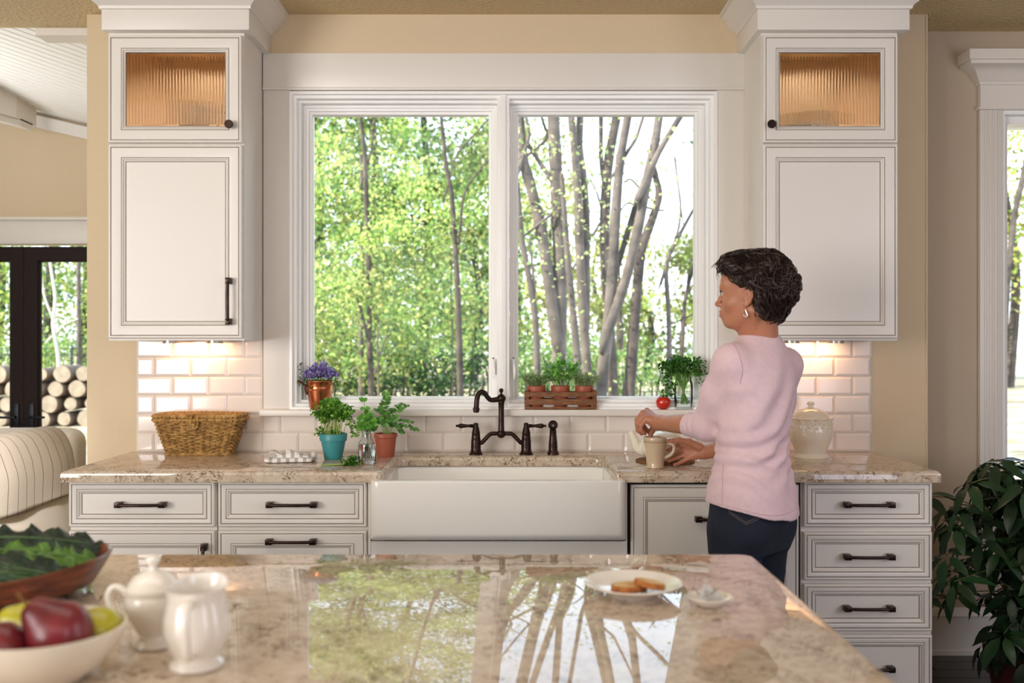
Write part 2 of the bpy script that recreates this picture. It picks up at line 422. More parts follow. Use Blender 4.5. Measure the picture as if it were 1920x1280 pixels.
# ------------------------------------------------------------------ kitchen window
win = thing('window_1', 'white double casement kitchen window looking onto the trees', None, (0, 0, OZ0), kind='structure')
b = MB()
frame_ring(b, OX0, OX1, OZ0 - .004, OZ1, [(0, .13), (0, -.026), (.012, -.026), (.014, -.012), (.026, -.008), (.030, .012), (.040, .016), (.042, .05), (.046, .052), (.046, .13)])
b.build('window_frame', WINW, win)
b = MB(); MX = -0.0365
b.box(MX - .026, MX + .026, -.012, .13, OZ0, OZ1 - .012); b.box(MX - .012, MX + .012, -.018, -.012, OZ0, OZ1 - .012)
b.build('mullion', WINW, win, bevel=.003)
GX = ((-0.8434, -0.0995), (0.0265, 0.7725)); GZ = (1.140, 2.3306)
for (g0, g1) in GX:
    b = MB(); s = .036
    frame_ring(b, g0 - s, g1 + s, GZ[0] - s, GZ[1] + s, [(0, .1), (0, .044), (.010, .044), (.012, .050), (.022, .052), (.024, .060), (.034, .064), (s, .070), (s, .1), (0, .1)])
    sash = b.build('sash', WINW, win)
    bx('pane', PANE, sash, g0 - .004, g1 + .004, .074, .078, GZ[0] - .004, GZ[1] + .004)
    cxk = g1 + .02 if g0 < -.2 else g0 - .02
    k = MB(); k.box(cxk - .006, cxk + .006, .022, .044, 1.235, 1.30); k.tube([(cxk, .024, 1.295), (cxk + .004, .014, 1.25), (cxk + .003, .016, 1.215)], [.005, .006, .004], 8)
    k.build('lock_lever', WINW, sash, bevel=.001)
    bx('screen_clip', mat('dark_clip', (70, 66, 62), .5), sash, cxk - .003, cxk + .003, .040, .043, 1.30, 1.306)
    hx = g0 + .20 if g0 < -.2 else g1 - .16
    k = MB(); k.box(hx - .075, hx + .075, .012, .044, OZ0 + .001, OZ0 + .026); k.box(hx + .02, hx + .07, .004, .012, OZ0 + .006, OZ0 + .018)
    k.build('crank_cover', WINW, sash, bevel=.004)
b = MB()
b.box(-1.031, OX0 - .0, -.022, 0, OZ0, 2.414); b.box(OX1, .962, -.022, 0, OZ0, 2.414)
b.build('side_casing', TRIMW, win, bevel=.0015)
b = MB(); b.box(-1.031, .962, -.028, 0, 2.424, 2.566); b.box(-1.031, .962, -.036, 0, 2.412, 2.424)
b.build('head_casing', TRIMW, win, bevel=.002)
b = MB(); b.box(-1.040, .972, -.058, .135, 1.066, 1.0925)
b.build('sill', TRIMW, win, bevel=.005, seg=3)

# ------------------------------------------------------------------ right-hand window (partly out of the picture)
win2 = thing('window_2', 'tall white window with a crown moulded head beside the potted plant', None, (RX0, STEP, RZ0), kind='structure')
b = MB()
for (x0, x1) in ((RX0 - .098, RX0), (RX1, RX1 + .098)):
    b.box(x0, x1, STEP - .022, STEP, RZ0 - .1, 2.385)
    for kx in (.018, .04, .062): b.box(x0 + kx, x0 + kx + .012, STEP - .026, STEP - .022, RZ0, 2.385)
b.build('side_casing', TRIMW, win2, bevel=.002)
b = MB(); b.box(RX0 - .098, RX1 + .098, STEP - .026, STEP, 2.397, 2.492); b.box(RX0 - .108, RX1 + .108, STEP - .036, STEP, 2.385, 2.397)
prof = [(.026, 2.492), (.032, 2.494), (.036, 2.505), (.048, 2.515), (.062, 2.54), (.085, 2.56), (.105, 2.566), (.105, 2.58), (.115, 2.582), (.115, 2.625), (0, 2.625)]
b.rings([[(RX0 - .072 - p, STEP - (0), z) for p, z in prof], [(RX0 - .072 - p, STEP - p, z) for p, z in prof], [(RX1 + .072 + p, STEP - p, z) for p, z in prof], [(RX1 + .072 + p, STEP, z) for p, z in prof]], closed=False)
b.build('head_casing', TRIMW, win2, angle=25)
b = MB(); frame_ring(b, RX0, RX1, RZ0, RZ1 + .085, [(0, STEP + .14), (0, STEP - .01), (.016, STEP - .01), (.018, STEP + .03), (.05, STEP + .034), (.052, STEP + .07), (.052, STEP + .14)])
b.build('window_frame', WINW, win2)
bx('pane', PANE, win2, RX0 + .04, RX1 - .04, STEP + .08, STEP + .084, RZ0 + .04, RZ1 + .05)
bx('sill', TRIMW, win2, RX0 - .12, RX1 + .12, STEP - .06, STEP + .05, RZ0 - .02, RZ0, bevel=.004)
b = MB(); b.box(1.925, 1.985, STEP - .006, STEP, .338, .415)
b.box(1.945, 1.965, STEP - .0075, STEP - .006, .352, .372, 1); b.box(1.945, 1.965, STEP - .0075, STEP - .006, .382, .402, 1)
props(b.build('wall_outlet', [mat('taupe_plastic', (190, 176, 158), .4), mat('outlet_face', (214, 204, 190), .4)]), 'taupe electrical outlet plate low on the wall behind the potted plant', 'outlet')

# ------------------------------------------------------------------ living room beyond
LY = 2.5
wall_living = thing('wall_living', 'tan living room wall around dark french doors', None, (0, LY, 0), kind='structure')
DX0, DX1, DZ1 = -4.42, -2.35, 2.015
b = MB()
for a in ((-7, DX0, LY, LY + .15, 0, 3.8), (DX1, WL + .12, LY, LY + .15, 0, 3.8), (DX0, DX1, LY, LY + .15, DZ1 + .02, 3.8)): b.box(*a)
b.build('wall_face', TANW, wall_living, smooth=False)
b = MB(); b.box(DX0 - .12, DX1 + .5, LY - .03, LY, DZ1 + .015, DZ1 + .175); b.box(DX0 - .16, DX1 + .5, LY - .05, LY, DZ1 + .175, DZ1 + .195)
props(b.build('trim_2', TRIMW, bevel=.003), kind='structure')
door_xs = ((-4.40, -3.311), (-3.308, -2.37))
for n, (x0, x1) in enumerate(door_xs):
    dr = thing('door_%d' % (n + 1), 'dark walnut glazed french door leaf', None, (x0, LY, 0), kind='structure')
    b = MB(); frame_ring(b, x0, x1, .01, DZ1, [(0, LY + .06), (0, LY + .005), (.092, LY + .005), (.096, LY + .012), (.102, LY + .022), (.102, LY + .05), (0, LY + .06)])
    b.build('door_frame', WOODW, dr)
    bx('pane', PANE, dr, x0 + .09, x1 - .09, LY + .03, LY + .034, .1, DZ1 - .09)
    hx = x1 - .05 if n == 0 else x0 + .05
    k = MB(); k.box(hx - .022, hx + .022, LY - .006, LY + .006, .80, .955); k.tube([(hx, LY - .03, .86), (hx + (-.11 if n == 0 else .11), LY - .034, .862)], .009, 8); k.tube([(hx, LY, .86), (hx, LY - .035, .86)], .011, 8)
    k.build('handle', mat('black_iron', (40, 40, 46), .4, metal=.6), dr, bevel=.003)
# vaulted beadboard ceiling: boards run down the slope, all joined as one surface of boards
def vault(x, y): return 2.84 - .235 * (x + 2.88) - .10 * (y - LY)
b = MB(); dirv = Vector((1.98, 1, 0)).normalized(); side = Vector((-dirv.y, dirv.x, 0)); wdt = .088
for k in range(-40, 120):
    c0 = Vector((-4.5, .3, 0)) + side * (k * wdt)
    pts = []
    for (u, dz) in ((0, .016), (.011, 0), (wdt - .011, 0), (wdt, .016)):
        a = c0 + side * u - dirv * 4.5; e = c0 + side * u + dirv * 4.5
        pts.append(((a.x, a.y, vault(a.x, a.y) + dz), (e.x, e.y, vault(e.x, e.y) + dz)))
    b.rings([[p[0] for p in pts], [p[1] for p in pts]], closed=False)
# trim the boards to the room so nothing sticks out of it
vb = b.build('ceiling_living', mat('white_beadboard', (243, 240, 232), .5), smooth=False)
bm = bmesh.new(); bm.from_mesh(vb.data)
for co, no in (((0, .31, 0), (0, -1, 0)), ((0, LY + .1, 0), (0, 1, 0)), ((WL + .1, 0, 0), (1, 0, 0)), ((-7, 0, 0), (-1, 0, 0))):
    bmesh.ops.bisect_plane(bm, geom=bm.verts[:] + bm.edges[:] + bm.faces[:], plane_co=co, plane_no=no, clear_outer=True)
bm.to_mesh(vb.data); bm.free(); props(vb, kind='structure')
b = MB()
q = [(-6.9, LY - .12), (-1.78, LY - .12)]
b.rings([[(x, LY - .0, vault(x, LY) - .02), (x, LY - .0, vault(x, LY) - .10), (x, LY - .03, vault(x, LY) - .10), (x, LY - .05, vault(x, LY) - .02)] for x, y in q], cap0=True, cap1=True)
props(b.build('trim_3', TRIMW, smooth=False), kind='structure')
# boxed beam
A, Bm = W(-260, 118, 5.2), W(60, 212, 6.3)
b = MB(); R = []
for p in (A, Bm):
    R.append([p + Vector(q) for q in ((-.02, -.16, -.07), (-.02, .10, -.07), (-.02, .10, .14), (-.02, -.16, .14))])
b.rings(R, cap0=True, cap1=True)
R = []
for p in (A, Bm - Vector((.0, 0, 0))):
    R.append([p + Vector(q) for q in ((-.02, -.11, -.11), (-.02, .05, -.11), (-.02, .05, -.06), (-.02, -.11, -.06))])
b.rings(R, cap0=True, cap1=True)
props(b.build('trim_4', TRIMW, smooth=False), kind='structure')
# ceiling fan: one blade reaches into view
fc = W(-150, 40, 5.0)
fan = thing('ceiling_fan', 'white ceiling fan under the beadboard ceiling, one blade tip in view', 'fan', fc)
b = MB(); b.lathe(fc, [(.02, .30), (.02, .1), (.1, .08), (.12, .0), (.1, -.05), (.03, -.07)], 20); b.build('motor', TRIMW, fan)
for k in range(5):
    a = math.radians(-8 + 72 * k); dv = Vector((math.cos(a), math.sin(a), 0)); sv = Vector((-dv.y, dv.x, 0))
    b = MB(); b.rings([[fc + dv * r + sv * w + Vector((0, 0, -.02 + .02 * (1 if w < 0 else -1) * .6 + dz)) for w, dz in ((-hw, 0), (hw, 0), (hw, .008), (-hw, .008))] for r, hw in ((.1, .03), (.2, .06), (.5, .07), (.585, .06), (.605, .03))], cap0=True, cap1=True)
    b.build('blade', TRIMW, fan)
# ------------------------------------------------------------------ cabinets
def door_prof(flat=.034, glass=False):
    """outer bead, eased rail of the given width, inner bead and cove down to the panel; 1 marks the brown glaze in the grooves"""
    P = [(0, .021, 0), (0, .006, 0), (.0015, .0025, 0), (.0045, .0004, 0), (.0080, .0004, 0), (.0100, .0025, 0), (.0106, .0055, 1), (.0118, .0055, 1), (.0126, .0022, 0), (.0150, .0008, 0)]
    e = .0150 + flat * .55; P += [(e, .0016, 0), (.0150 + flat, .0052, 0)]; q = .0150 + flat
    P += [(q + .0006, .0075, 1), (q + .0018, .0075, 1), (q + .0024, .0040, 0), (q + .0046, .0022, 0), (q + .0072, .0036, 0), (q + .0090, .0072, 0), (q + .0120, .0098, 0), (q + .0150, .0110, 0), (q + .0156, .0138, 1), (q + .0170, .0138, 1), (q + .0178, .0118, 0)]
    return P
PRM = [CAB, GLAZE]

def pull(parent, p, length, vertical=False):
    """bar pull with two square posts; p = centre of the front face it sits on"""
    x, y, z = p; b = MB(); h = length / 2
    for s in (-1, 1):
        c = s * (h - .011)
        if vertical: b.box(x - .010, x + .010, y - .030, y, z + c - .012, z + c + .012)
        else: b.box(x + c - .012, x + c + .012, y - .030, y, z - .010, z + .010)
    o1 = [(-1 + 2 * k / 10) for k in range(11)]
    pts = [((x, y - .026 - .006 * (1 - t * t), z + t * (h - .012)) if vertical else (x + t * (h - .012), y - .026 - .006 * (1 - t * t), z)) for t in o1]
    b.tube(pts, [.0062] * 11, 8)
    return b.build('pull', BRONZE, parent, bevel=.002)

def knob(parent, p):
    x, y, z = p; b = MB()
    R = []
    for r, d in ((.006, 0), (.006, -.012), (.014, -.016), (.0165, -.020), (.0165, -.026), (.0145, -.0285), (.006, -.0285)):
        R.append([(x + r * math.cos(2 * math.pi * k / 20), y + d, z + r * math.sin(2 * math.pi * k / 20)) for k in range(20)])
    b.rings(R, cap0=True, cap1=True); return b.build('knob', BRONZE, parent)

WARMIN = mat('warm_cabinet_interior', (230, 202, 166), .6)
REED = mat('reeded_glass', (255, 250, 244), .02, trans=1.0, ior=1.4)
PUCK = mat('puck_light_metal', (210, 208, 200), .3, metal=.6)
CW = 0.0
def upper_cabinet(x0, x1, side, label):
    """x0..x1 carcass, side=+1: its free side faces the window on the right"""
    t = thing('wall_cabinet', label, 'cabinet', ((x0 + x1) / 2, -.15, 1.377))
    b = MB(); yb = -.290
    b.box(x0, x0 + .018, yb, -.0005, 1.377, 2.735); b.box(x1 - .018, x1, yb, -.0005, 1.377, 2.735)
    b.box(x0 + .018, x1 - .018, yb, -.0005, 1.377, 1.397); b.box(x0 + .018, x1 - .018, yb, -.0005, 2.12, 2.14)
    b.box(x0 + .018, x1 - .018, yb, -.0005, 2.556, 2.576); b.box(x0 + .018, x1 - .018, -.012, -.0005, 1.397, 2.12)
    b.build('carcass', CAB, t, smooth=False)
    b = MB(); b.box(x0 + .018, x1 - .018, -.012, -.0006, 2.14, 2.556); b.box(x0 + .018, x0 + .022, yb, -.012, 2.14, 2.556); b.box(x1 - .022, x1 - .018, yb, -.012, 2.14, 2.556)
    b.box(x0 + .022, x1 - .022, yb, -.012, 2.14, 2.144); b.box(x0 + .022, x1 - .022, yb, -.012, 2.552, 2.556)
    b.build('lining', WARMIN, t, smooth=False)
    d0, d1 = x0 + .004, x1 - .004
    # glazed door
    b = MB(); panel(b, d0, d1, 2.1365, 2.551, -.312, door_prof() + [(.0668, .0205, 0)], fill=False)
    dg = b.build('glass_door', PRM, t, angle=30)
    b = MB(); n = 32; xx = [d0 + .066 + (d1 - d0 - .132) * i / (n * 6) for i in range(n * 6 + 1)]
    fr = [(x, -.2985 - .0036 * abs(math.sin(math.pi * i / 6))) for i, x in enumerate(xx)]
    b.rings([[(x, y, 2.21) for x, y in fr], [(x, y, 2.485) for x, y in fr]], closed=False)
    bk = [(x, -.2955) for x, y in fr]
    b.rings([[(x, y, 2.485) for x, y in bk], [(x, y, 2.21) for x, y in bk]], closed=False)
    b.build('reeded_pane', REED, dg, angle=80)
    kx = d1 - .0425 if side > 0 else d0 + .026
    knob(dg, (kx, -.312, 2.203))
    # solid door
    b = MB(); panel(b, d0, d1, 1.385, 2.1305, -.312, door_prof()); ds = b.build('panel_door', PRM, t, angle=30)
    if side > 0: pull(ds, (d1 - .045, -.312, 1.527), .178, True)
    # frieze and crown
    fx0, fx1 = (x0 - .011, x1 + .031) if side > 0 else (x0 - .024, x1 + .031)
    bx('frieze', CAB, t, fx0, fx1, -.334, -.0005, 2.563, 2.70, bevel=.002)
    pr_ = [(.0, 2.640), (.007, 2.642), (.009, 2.652), (.016, 2.660), (.030, 2.668), (.043, 2.685), (.055, 2.706), (.062, 2.712), (.064, 2.718), (.075, 2.721), (.075, 2.7345), (0, 2.7345)]
    b = MB(); b.rings([[(fx0 - p, -.001, z) for p, z in pr_], [(fx0 - p, -.334 - p, z) for p, z in pr_], [(fx1 + p, -.334 - p, z) for p, z in pr_], [(fx1 + p, -.001, z) for p, z in pr_]], closed=False)
    b.build('crown', CAB, t, angle=25)
    cx = (x0 + x1) / 2
    for k in (-1, 1):
        b = MB(); b.lathe((cx + k * .09, -.10, 1.3655), [(.032, 0), (.032, .011), (.026, .0115)], 20); b.build('puck_light', PUCK, t)
    light('under_cabinet_lamp', 'AREA', (cx, -.055, 1.363), (cx, -.02, 1.2), .50, (1.0, .52, .24), .24, .03)
    light('cabinet_lamp', 'AREA', (cx, -.14, 2.545), (cx, -.10, 2.3), 1.0, (1.0, .87, .72), .20, .06, 120)
    return t
upper_cabinet(-1.557, -1.035, 1, 'cream wall cabinet left of the window, reeded glass door above a panel door')
upper_cabinet(.962, 1.488, -1, 'cream wall cabinet right of the window, behind the woman\'s head')
DISHG = mat('pressed_dish_glass', (255, 252, 246), .05, trans=.85, ior=1.4)
# dishes seen through the reeded glass
def dish(name, label, cat, c, prof, m=CERAM, handle=None):
    t = thing(name, label, cat, c)
    b = MB(); b.lathe(c, prof, 28); b.build('body', m, t)
    if handle:
        b = MB(); b.tube([Vector(c) + Vector(h) for h in handle], .006, 8); b.build('handle', m, t)
    return t
dish('glass_pitcher', 'clear pitcher behind the reeded glass of the left wall cabinet', 'pitcher', (-1.28, -.13, 2.1445), [(.04, 0), (.055, .03), (.06, .09), (.045, .15), (.05, .19), (.046, .19), (.04, .15), (.054, .09), (.05, .03), (.01, .006)], DISHG,
     [(.05, 0, .16), (.085, 0, .15), (.095, 0, .1), (.07, 0, .05), (.052, 0, .04)])
dish('serving_bowl', 'clear serving bowl behind the reeded glass of the right wall cabinet', 'bowl', (1.20, -.13, 2.1445), [(.04, 0), (.045, .01), (.10, .06), (.125, .13), (.121, .131), (.095, .063), (.02, .014)], DISHG)

# base cabinets
YF = -.575
def carcass(t, x0, x1, z1=.872):
    b = MB(); b.box(x0, x1, YF + .022, -.003, .10, z1); b.box(x0, x1, YF + .08, -.003, 0, .10); return b.build('carcass', CAB, t, smooth=False)
def drawer(t, x0, x1, z0, z1, s=.78, hl=.178, hz=None):
    b = MB(); panel(b, x0, x1, z0, z1, YF, door_prof(.0125)); d = b.build('drawer', PRM, t, angle=30)
    pull(d, ((x0 + x1) / 2, YF + .008, hz if hz else (z0 + z1) / 2), hl); return d
def basedoor(t, x0, x1, z0, z1, hx=None, hz=None, name='door', vert=True):
    b = MB(); panel(b, x0, x1, z0, z1, YF, door_prof(.030)); d = b.build(name, PRM, t, angle=30)
    if hx is not None: pull(d, (hx, YF + .001, hz), .178, vert)
    return d
c1 = thing('base_cabinet', 'cream base cabinet at the left end of the worktop, drawer over a door', 'cabinet', (-1.32, -.3, 0))
carcass(c1, -1.585, -1.058); drawer(c1, -1.583, -1.062, .711, .873); basedoor(c1, -1.583, -1.062, .11, .697, -1.094, .565)
c2 = thing('base_cabinet', 'cream base cabinet next to the sink, two wide drawers with bronze pulls', 'cabinet', (-.78, -.3, 0))
carcass(c2, -1.054, -.515); drawer(c2, -1.050, -.519, .711, .873); basedoor(c2, -1.050, -.519, .11, .697, -.785, .662, 'deep_drawer', False)
c3 = thing('sink_cabinet', 'plain cream cabinet front under the apron of the white sink', 'cabinet', (-.05, -.3, 0))
b = MB(); b.box(-.513, .411, YF + .022, -.003, .10, .66); b.box(-.513, -.505, YF, YF + .022, .10, .872); b.box(.404, .411, YF, YF + .022, .10, .872); b.box(-.505, .404, YF + .004, YF + .022, .60, .66)
b.build('carcass', CAB, c3, smooth=False)
for x0, x1 in ((-.505, -.052), (-.048, .404)): basedoor(c3, x0, x1, .11, .596)
c4 = thing('dishwasher', 'cream panelled dishwasher front with a bronze bar pull behind the woman', 'dishwasher', (.72, -.3, 0))
b = MB(); b.box(.414, 1.032, YF + .024, -.003, .10, .872); b.build('tub', DARKIN, c4, smooth=False)
basedoor(c4, .424, 1.024, .11, .862, .74, .742, 'panel_front', False)
c5 = thing('drawer_cabinet', 'cream cabinet of four stacked drawers right of the woman', 'cabinet', (1.27, -.3, 0))
carcass(c5, 1.036, 1.505)
for z0, z1 in ((.711, .873), (.521, .692), (.339, .507), (.09, .325)): drawer(c5, 1.042, 1.501, z0, z1, .78, .178)
b = MB(); b.box(1.45, 1.53, YF + .03, YF + .06, 0, .04); b.box(1.45, 1.505, YF + .03, -.01, 0, .10); b.build('foot', CAB, c5, bevel=.01)

# ------------------------------------------------------------------ worktop and island
def slab(name, label, pts, z0, z1, bev, wall=None):
    bm = bmesh.new(); vs_ = [bm.verts.new((x, y, z0)) for x, y in pts]
    f = bm.faces.new(vs_); r = bmesh.ops.extrude_face_region(bm, geom=[f])
    bmesh.ops.translate(bm, vec=(0, 0, z1 - z0), verts=[v for v in r['geom'] if isinstance(v, bmesh.types.BMVert)])
    bm.normal_update(); bmesh.ops.recalc_face_normals(bm, faces=bm.faces)
    ed = [e for e in bm.edges if all(abs(v.co.z - z1) < 1e-5 for v in e.verts) and not (wall is not None and all(abs(v.co.y - wall) < 1e-5 for v in e.verts))]
    bmesh.ops.bevel(bm, geom=ed, offset=bev, segments=4, profile=0.5, affect='EDGES')
    me = bpy.data.meshes.new(name); bm.to_mesh(me); bm.free(); me.materials.append(GRAN); me.shade_smooth(); me.set_sharp_from_angle(angle=.6)
    o = bpy.data.objects.new(name, me); COL.objects.link(o); return props(o, label, 'worktop')
def arc(cx, cy, r, a0, a1, n=5): return [(cx + r * math.cos(math.radians(a0 + (a1 - a0) * i / n)), cy + r * math.sin(math.radians(a0 + (a1 - a0) * i / n))) for i in range(n + 1)]
SX0, SX1, SYB = -.459, .365, -.150
pts = [(-1.60, -.003), (-1.60, -.60), (SX0 - .02, -.60)] + arc(SX0 - .02, -.58, .02, -90, 0) + arc(SX0 + .04, SYB - .04, .04, 180, 90) + arc(SX1 - .04, SYB - .04, .04, 90, 0) + arc(SX1 + .02, -.58, .02, 180, 270) + [(1.52, -.60), (1.52, -.003)]
slab('worktop', 'polished beige and brown granite worktop along the tiled wall', pts, .8735, .914, .016, -.003)
ix1, iy1 = .521, -1.919
pts = [(-2.2, -3.1), (ix1 - .05, -3.1)] + arc(ix1 - .05, -3.05, .05, -90, 0) + arc(ix1 - .035, iy1 - .035, .035, 0, 90) + [(-2.2, iy1)]
slab('island_worktop', 'large polished granite island top in the foreground reflecting the window', pts, .874, .914, .012)
isl = thing('island_cabinet', 'cream island cabinet hidden under the foreground granite top', 'cabinet', (-.8, -2.5, 0))
b = MB(); b.box(-2.15, .46, -3.05, -1.98, .1, .8735); b.box(-2.1, .41, -3.0, -2.03, 0, .1); b.build('carcass', CAB, isl, smooth=False)
for k in range(3):
    b = MB(); panel(b, -3.05 + 0, -2, 0, 1, 0, [(0, 0, 0)]) if False else None
b = MB(); b.box(.46, .466, -3.0, -2.03, .16, .82); b.build('side_panel', CAB, isl, bevel=.003)

# ------------------------------------------------------------------ sink
sk = thing('farmhouse_sink', 'white apron front farmhouse sink under the window', 'sink', (-.049, -.4, .88))
bm = bmesh.new()
x0, x1, y0, y1, z0, z1 = -.500, .4025, -.638, -.13, .672, .8725
def ringv(a, z): return [bm.verts.new((a[0], a[2], z)), bm.verts.new((a[1], a[2], z)), bm.verts.new((a[1], a[3], z)), bm.verts.new((a[0], a[3], z))]
zt = .8725
fr = [ringv((x0, x1, y0, y1), z0), ringv((x0, x1, y0, y1), zt), ringv((x0 + .034, x1 - .032, y0 + .036, y1 - .016), zt), ringv((x0 + .046, x1 - .044, y0 + .05, y1 - .03), .69)]
for a, c in zip(fr, fr[1:]):
    for i in range(4): bm.faces.new((a[i], a[(i + 1) % 4], c[(i + 1) % 4], c[i]))
bm.faces.new(fr[0][::-1]); bm.faces.new(fr[-1]); bm.normal_update(); bmesh.ops.recalc_face_normals(bm, faces=bm.faces)
big = [e for e in bm.edges if all(v.co.y < y0 + .001 for v in e.verts) and not all(v.co.z > zt - .001 for v in e.verts)]
bmesh.ops.bevel(bm, geom=big, offset=.032, segments=6, profile=.5, affect='EDGES', clamp_overlap=True)
bmesh.ops.bevel(bm, geom=[e for e in bm.edges if e.calc_face_angle(0) > .6], offset=.013, segments=4, profile=.5, affect='EDGES', clamp_overlap=True)
# lift the front of the rim so it meets the granite
for v in bm.verts:
    if v.co.y < -.595 and v.co.z > .85: v.co.z += .012
me = bpy.data.meshes.new('basin'); bm.to_mesh(me); bm.free(); me.materials.append(SINKM); me.shade_smooth()
o = bpy.data.objects.new('basin', me); COL.objects.link(o); o.parent = sk; o.location = -sk.location
b = MB(); b.lathe((-.049, -.33, .690), [(.045, 0), (.045, .003), (.03, .004), (.02, .001)], 24); b.build('drain', BRONZE, sk)

# ------------------------------------------------------------------ bridge faucet and side spray
FY, FS = -.10, 1 / (7.11 * 461.5)
def fx(cx): return (840 + cx / 7.11 - 960) / 461.5
def fz(cy): return .914 + (1082 - cy) * FS
fa = thing('bridge_faucet', 'dark bronze bridge faucet with curved spout and two lever handles behind the sink', 'faucet', (fx(710), FY, .914))
for cx in (372, 1042):
    X = fx(cx); b = MB()
    b.lathe((X, FY, .9142), [(.0285, 0), (.0285, .004), (.025, .007), (.0225, .014), (.0205, .02), (.0205, .030), (.0195, .055), (.0182, .0665), (.0185, .0675), (.0175, .072), (.0168, .085), (.0175, .0865), (.0165, .09), (.0125, .108), (.0102, .114), (.0102, .124), (.0075, .128), (.001, .1295)], 28)
    b.build('valve_post', BRONZE, fa)
    s = -1 if cx < 700 else 1; zl = fz(700); b = MB(); R = []
    for d, r in ((0, .006), (.012, .006), (.014, .009), (.017, .0062), (.019, .0085), (.022, .006), (.025, .0075), (.030, .0055), (.045, .0075), (.058, .0095), (.066, .0095), (.070, .006), (.072, .0045), (.080, .0055), (.082, .002)):
        R.append([(X + s * d, FY + r * math.cos(2 * math.pi * k / 16), zl + r * math.sin(2 * math.pi * k / 16)) for k in range(16)])
    b.rings(R, cap0=True, cap1=True); b.build('lever', BRONZE, fa)
b = MB(); XC = fx(710)
for s in (-1, 1):
    pts = spline([(XC, FY, fz(805)), (XC + s * .025, FY, fz(802)), (XC + s * .045, FY, fz(812)), (XC + s * .066, FY, fz(880)), (XC + s * .080, FY, fz(925)), (XC + s * .098, FY, fz(932))], 20)
    b.tube(pts, [.0085] * 19 + [.0115], 14)
b.ball((XC, FY, fz(805)), .0185); b.build('bridge', BRONZE, fa)
b = MB(); b.lathe((XC, FY, fz(790)), [(.014, 0), (.0125, .01), (.0118, .04), (.0112, .09), (.0122, .118), (.0135, .122), (.0135, .128), (.0125, .130), (.0125, .136)], 24)
b.ball((XC, FY, fz(335)), .0185); b.lathe((XC, FY, fz(290)), [(.007, 0), (.0045, .006), (.0045, .012), (.006, .014)], 16); b.ball((XC, FY, fz(228)), .0092); b.build('column', BRONZE, fa)
b = MB(); sp = [(700, 338), (640, 350), (572, 352), (530, 318), (490, 262), (448, 242), (408, 275), (388, 350), (382, 450)]
pts = spline([(fx(x), FY - .0 - k * .004, fz(y)) for k, (x, y) in enumerate(sp)], 40)
b.tube(pts, [.0125 - .003 * min(1, i / 8) + .0012 * (i / 39) for i in range(40)], 16)
b.lathe((fx(380), FY - .032, fz(515)), [(.009, 0), (.0125, .004), (.0125, .012), (.0145, .013), (.0145, .017), (.011, .019), (.011, .024)], 20)
b.build('spout', BRONZE, fa)
spx = fx(1400)
sy = thing('side_spray', 'dark bronze side sprayer standing right of the faucet', 'sprayer', (spx, FY, .914))
b = MB(); b.lathe((spx, FY, .9142), [(.0245, 0), (.0245, .005), (.021, .012), (.0185, .02), (.0185, .035)], 24); b.build('base', BRONZE, sy)
b = MB(); b.lathe((spx, FY, .949), [(.0180, 0), (.0180, .008), (.0155, .03), (.0132, .06), (.0142, .064), (.0125, .067)], 24)
b.ball((spx, FY, fz(690)), .0200); b.build('spray_wand', BRONZE, sy)
b = MB(); R = [[(spx + r * math.cos(2 * math.pi * k / 20), FY - y_, fz(690) + r * math.sin(2 * math.pi * k / 20)) for k in range(20)] for r, y_ in ((.013, .013), (.013, .021), (.0105, .0215), (.0095, .0185), (.005, .0185), (.004, .021), (.0015, .021))]
b.rings(R, cap0=True, cap1=True, ms=[0, 0, 0, 0, 1, 1]); b.build('spray_face', [BRONZE, mat('grey_nozzle', (120, 120, 124), .4)], sy)
# ------------------------------------------------------------------ things on the worktop and the sill
ZC, ZS = .9143, 1.0928                            # tops of the granite and of the window sill
rnd = random.Random(11)
def on(px, d, z): return Vector(((px - 960) * d / FPX, d - CAMD, z))

# --- basket
WICK = mat('golden_wicker', (200, 158, 92), .65, var=(45, .5), rgb2=(132, 94, 46))
WICKD = mat('dark_wicker', (140, 104, 56), .7, var=(45, .4))
bc = on(377, 3.915, ZC)
bk = thing('wicker_basket', 'rectangular lidded wicker basket left on the granite under the wall cabinet', 'basket', bc)
def rrect(a, c, r, n):
    """n points round a rounded rectangle, half sizes a, c"""
    segs = []
    per = [(a - r, -c), (a, -c + r), (a, c - r), (a - r, c), (-a + r, c), (-a, c - r), (-a, -c + r), (-a + r, -c)]
    out = []
    poly = []
    for (cx, cy, a0) in ((a - r, -c + r, -90), (a - r, c - r, 0), (-a + r, c - r, 90), (-a + r, -c + r, 180)):
        poly += arc(cx, cy, r, a0, a0 + 90, 5)
    poly.append(poly[0]); L = [0]
    for p, q in zip(poly, poly[1:]): L.append(L[-1] + math.dist(p, q))
    for i in range(n):
        s = L[-1] * i / n; j = max(k for k in range(len(L) - 1) if L[k] <= s + 1e-9)
        u = (s - L[j]) / max(1e-9, L[j + 1] - L[j]); out.append((poly[j][0] + (poly[j + 1][0] - poly[j][0]) * u, poly[j][1] + (poly[j + 1][1] - poly[j][1]) * u))
    return out
def bdim(t): return .126 + .042 * t, .056 + .018 * t
NST, BH = 34, .142
b = MB(); rows = 19
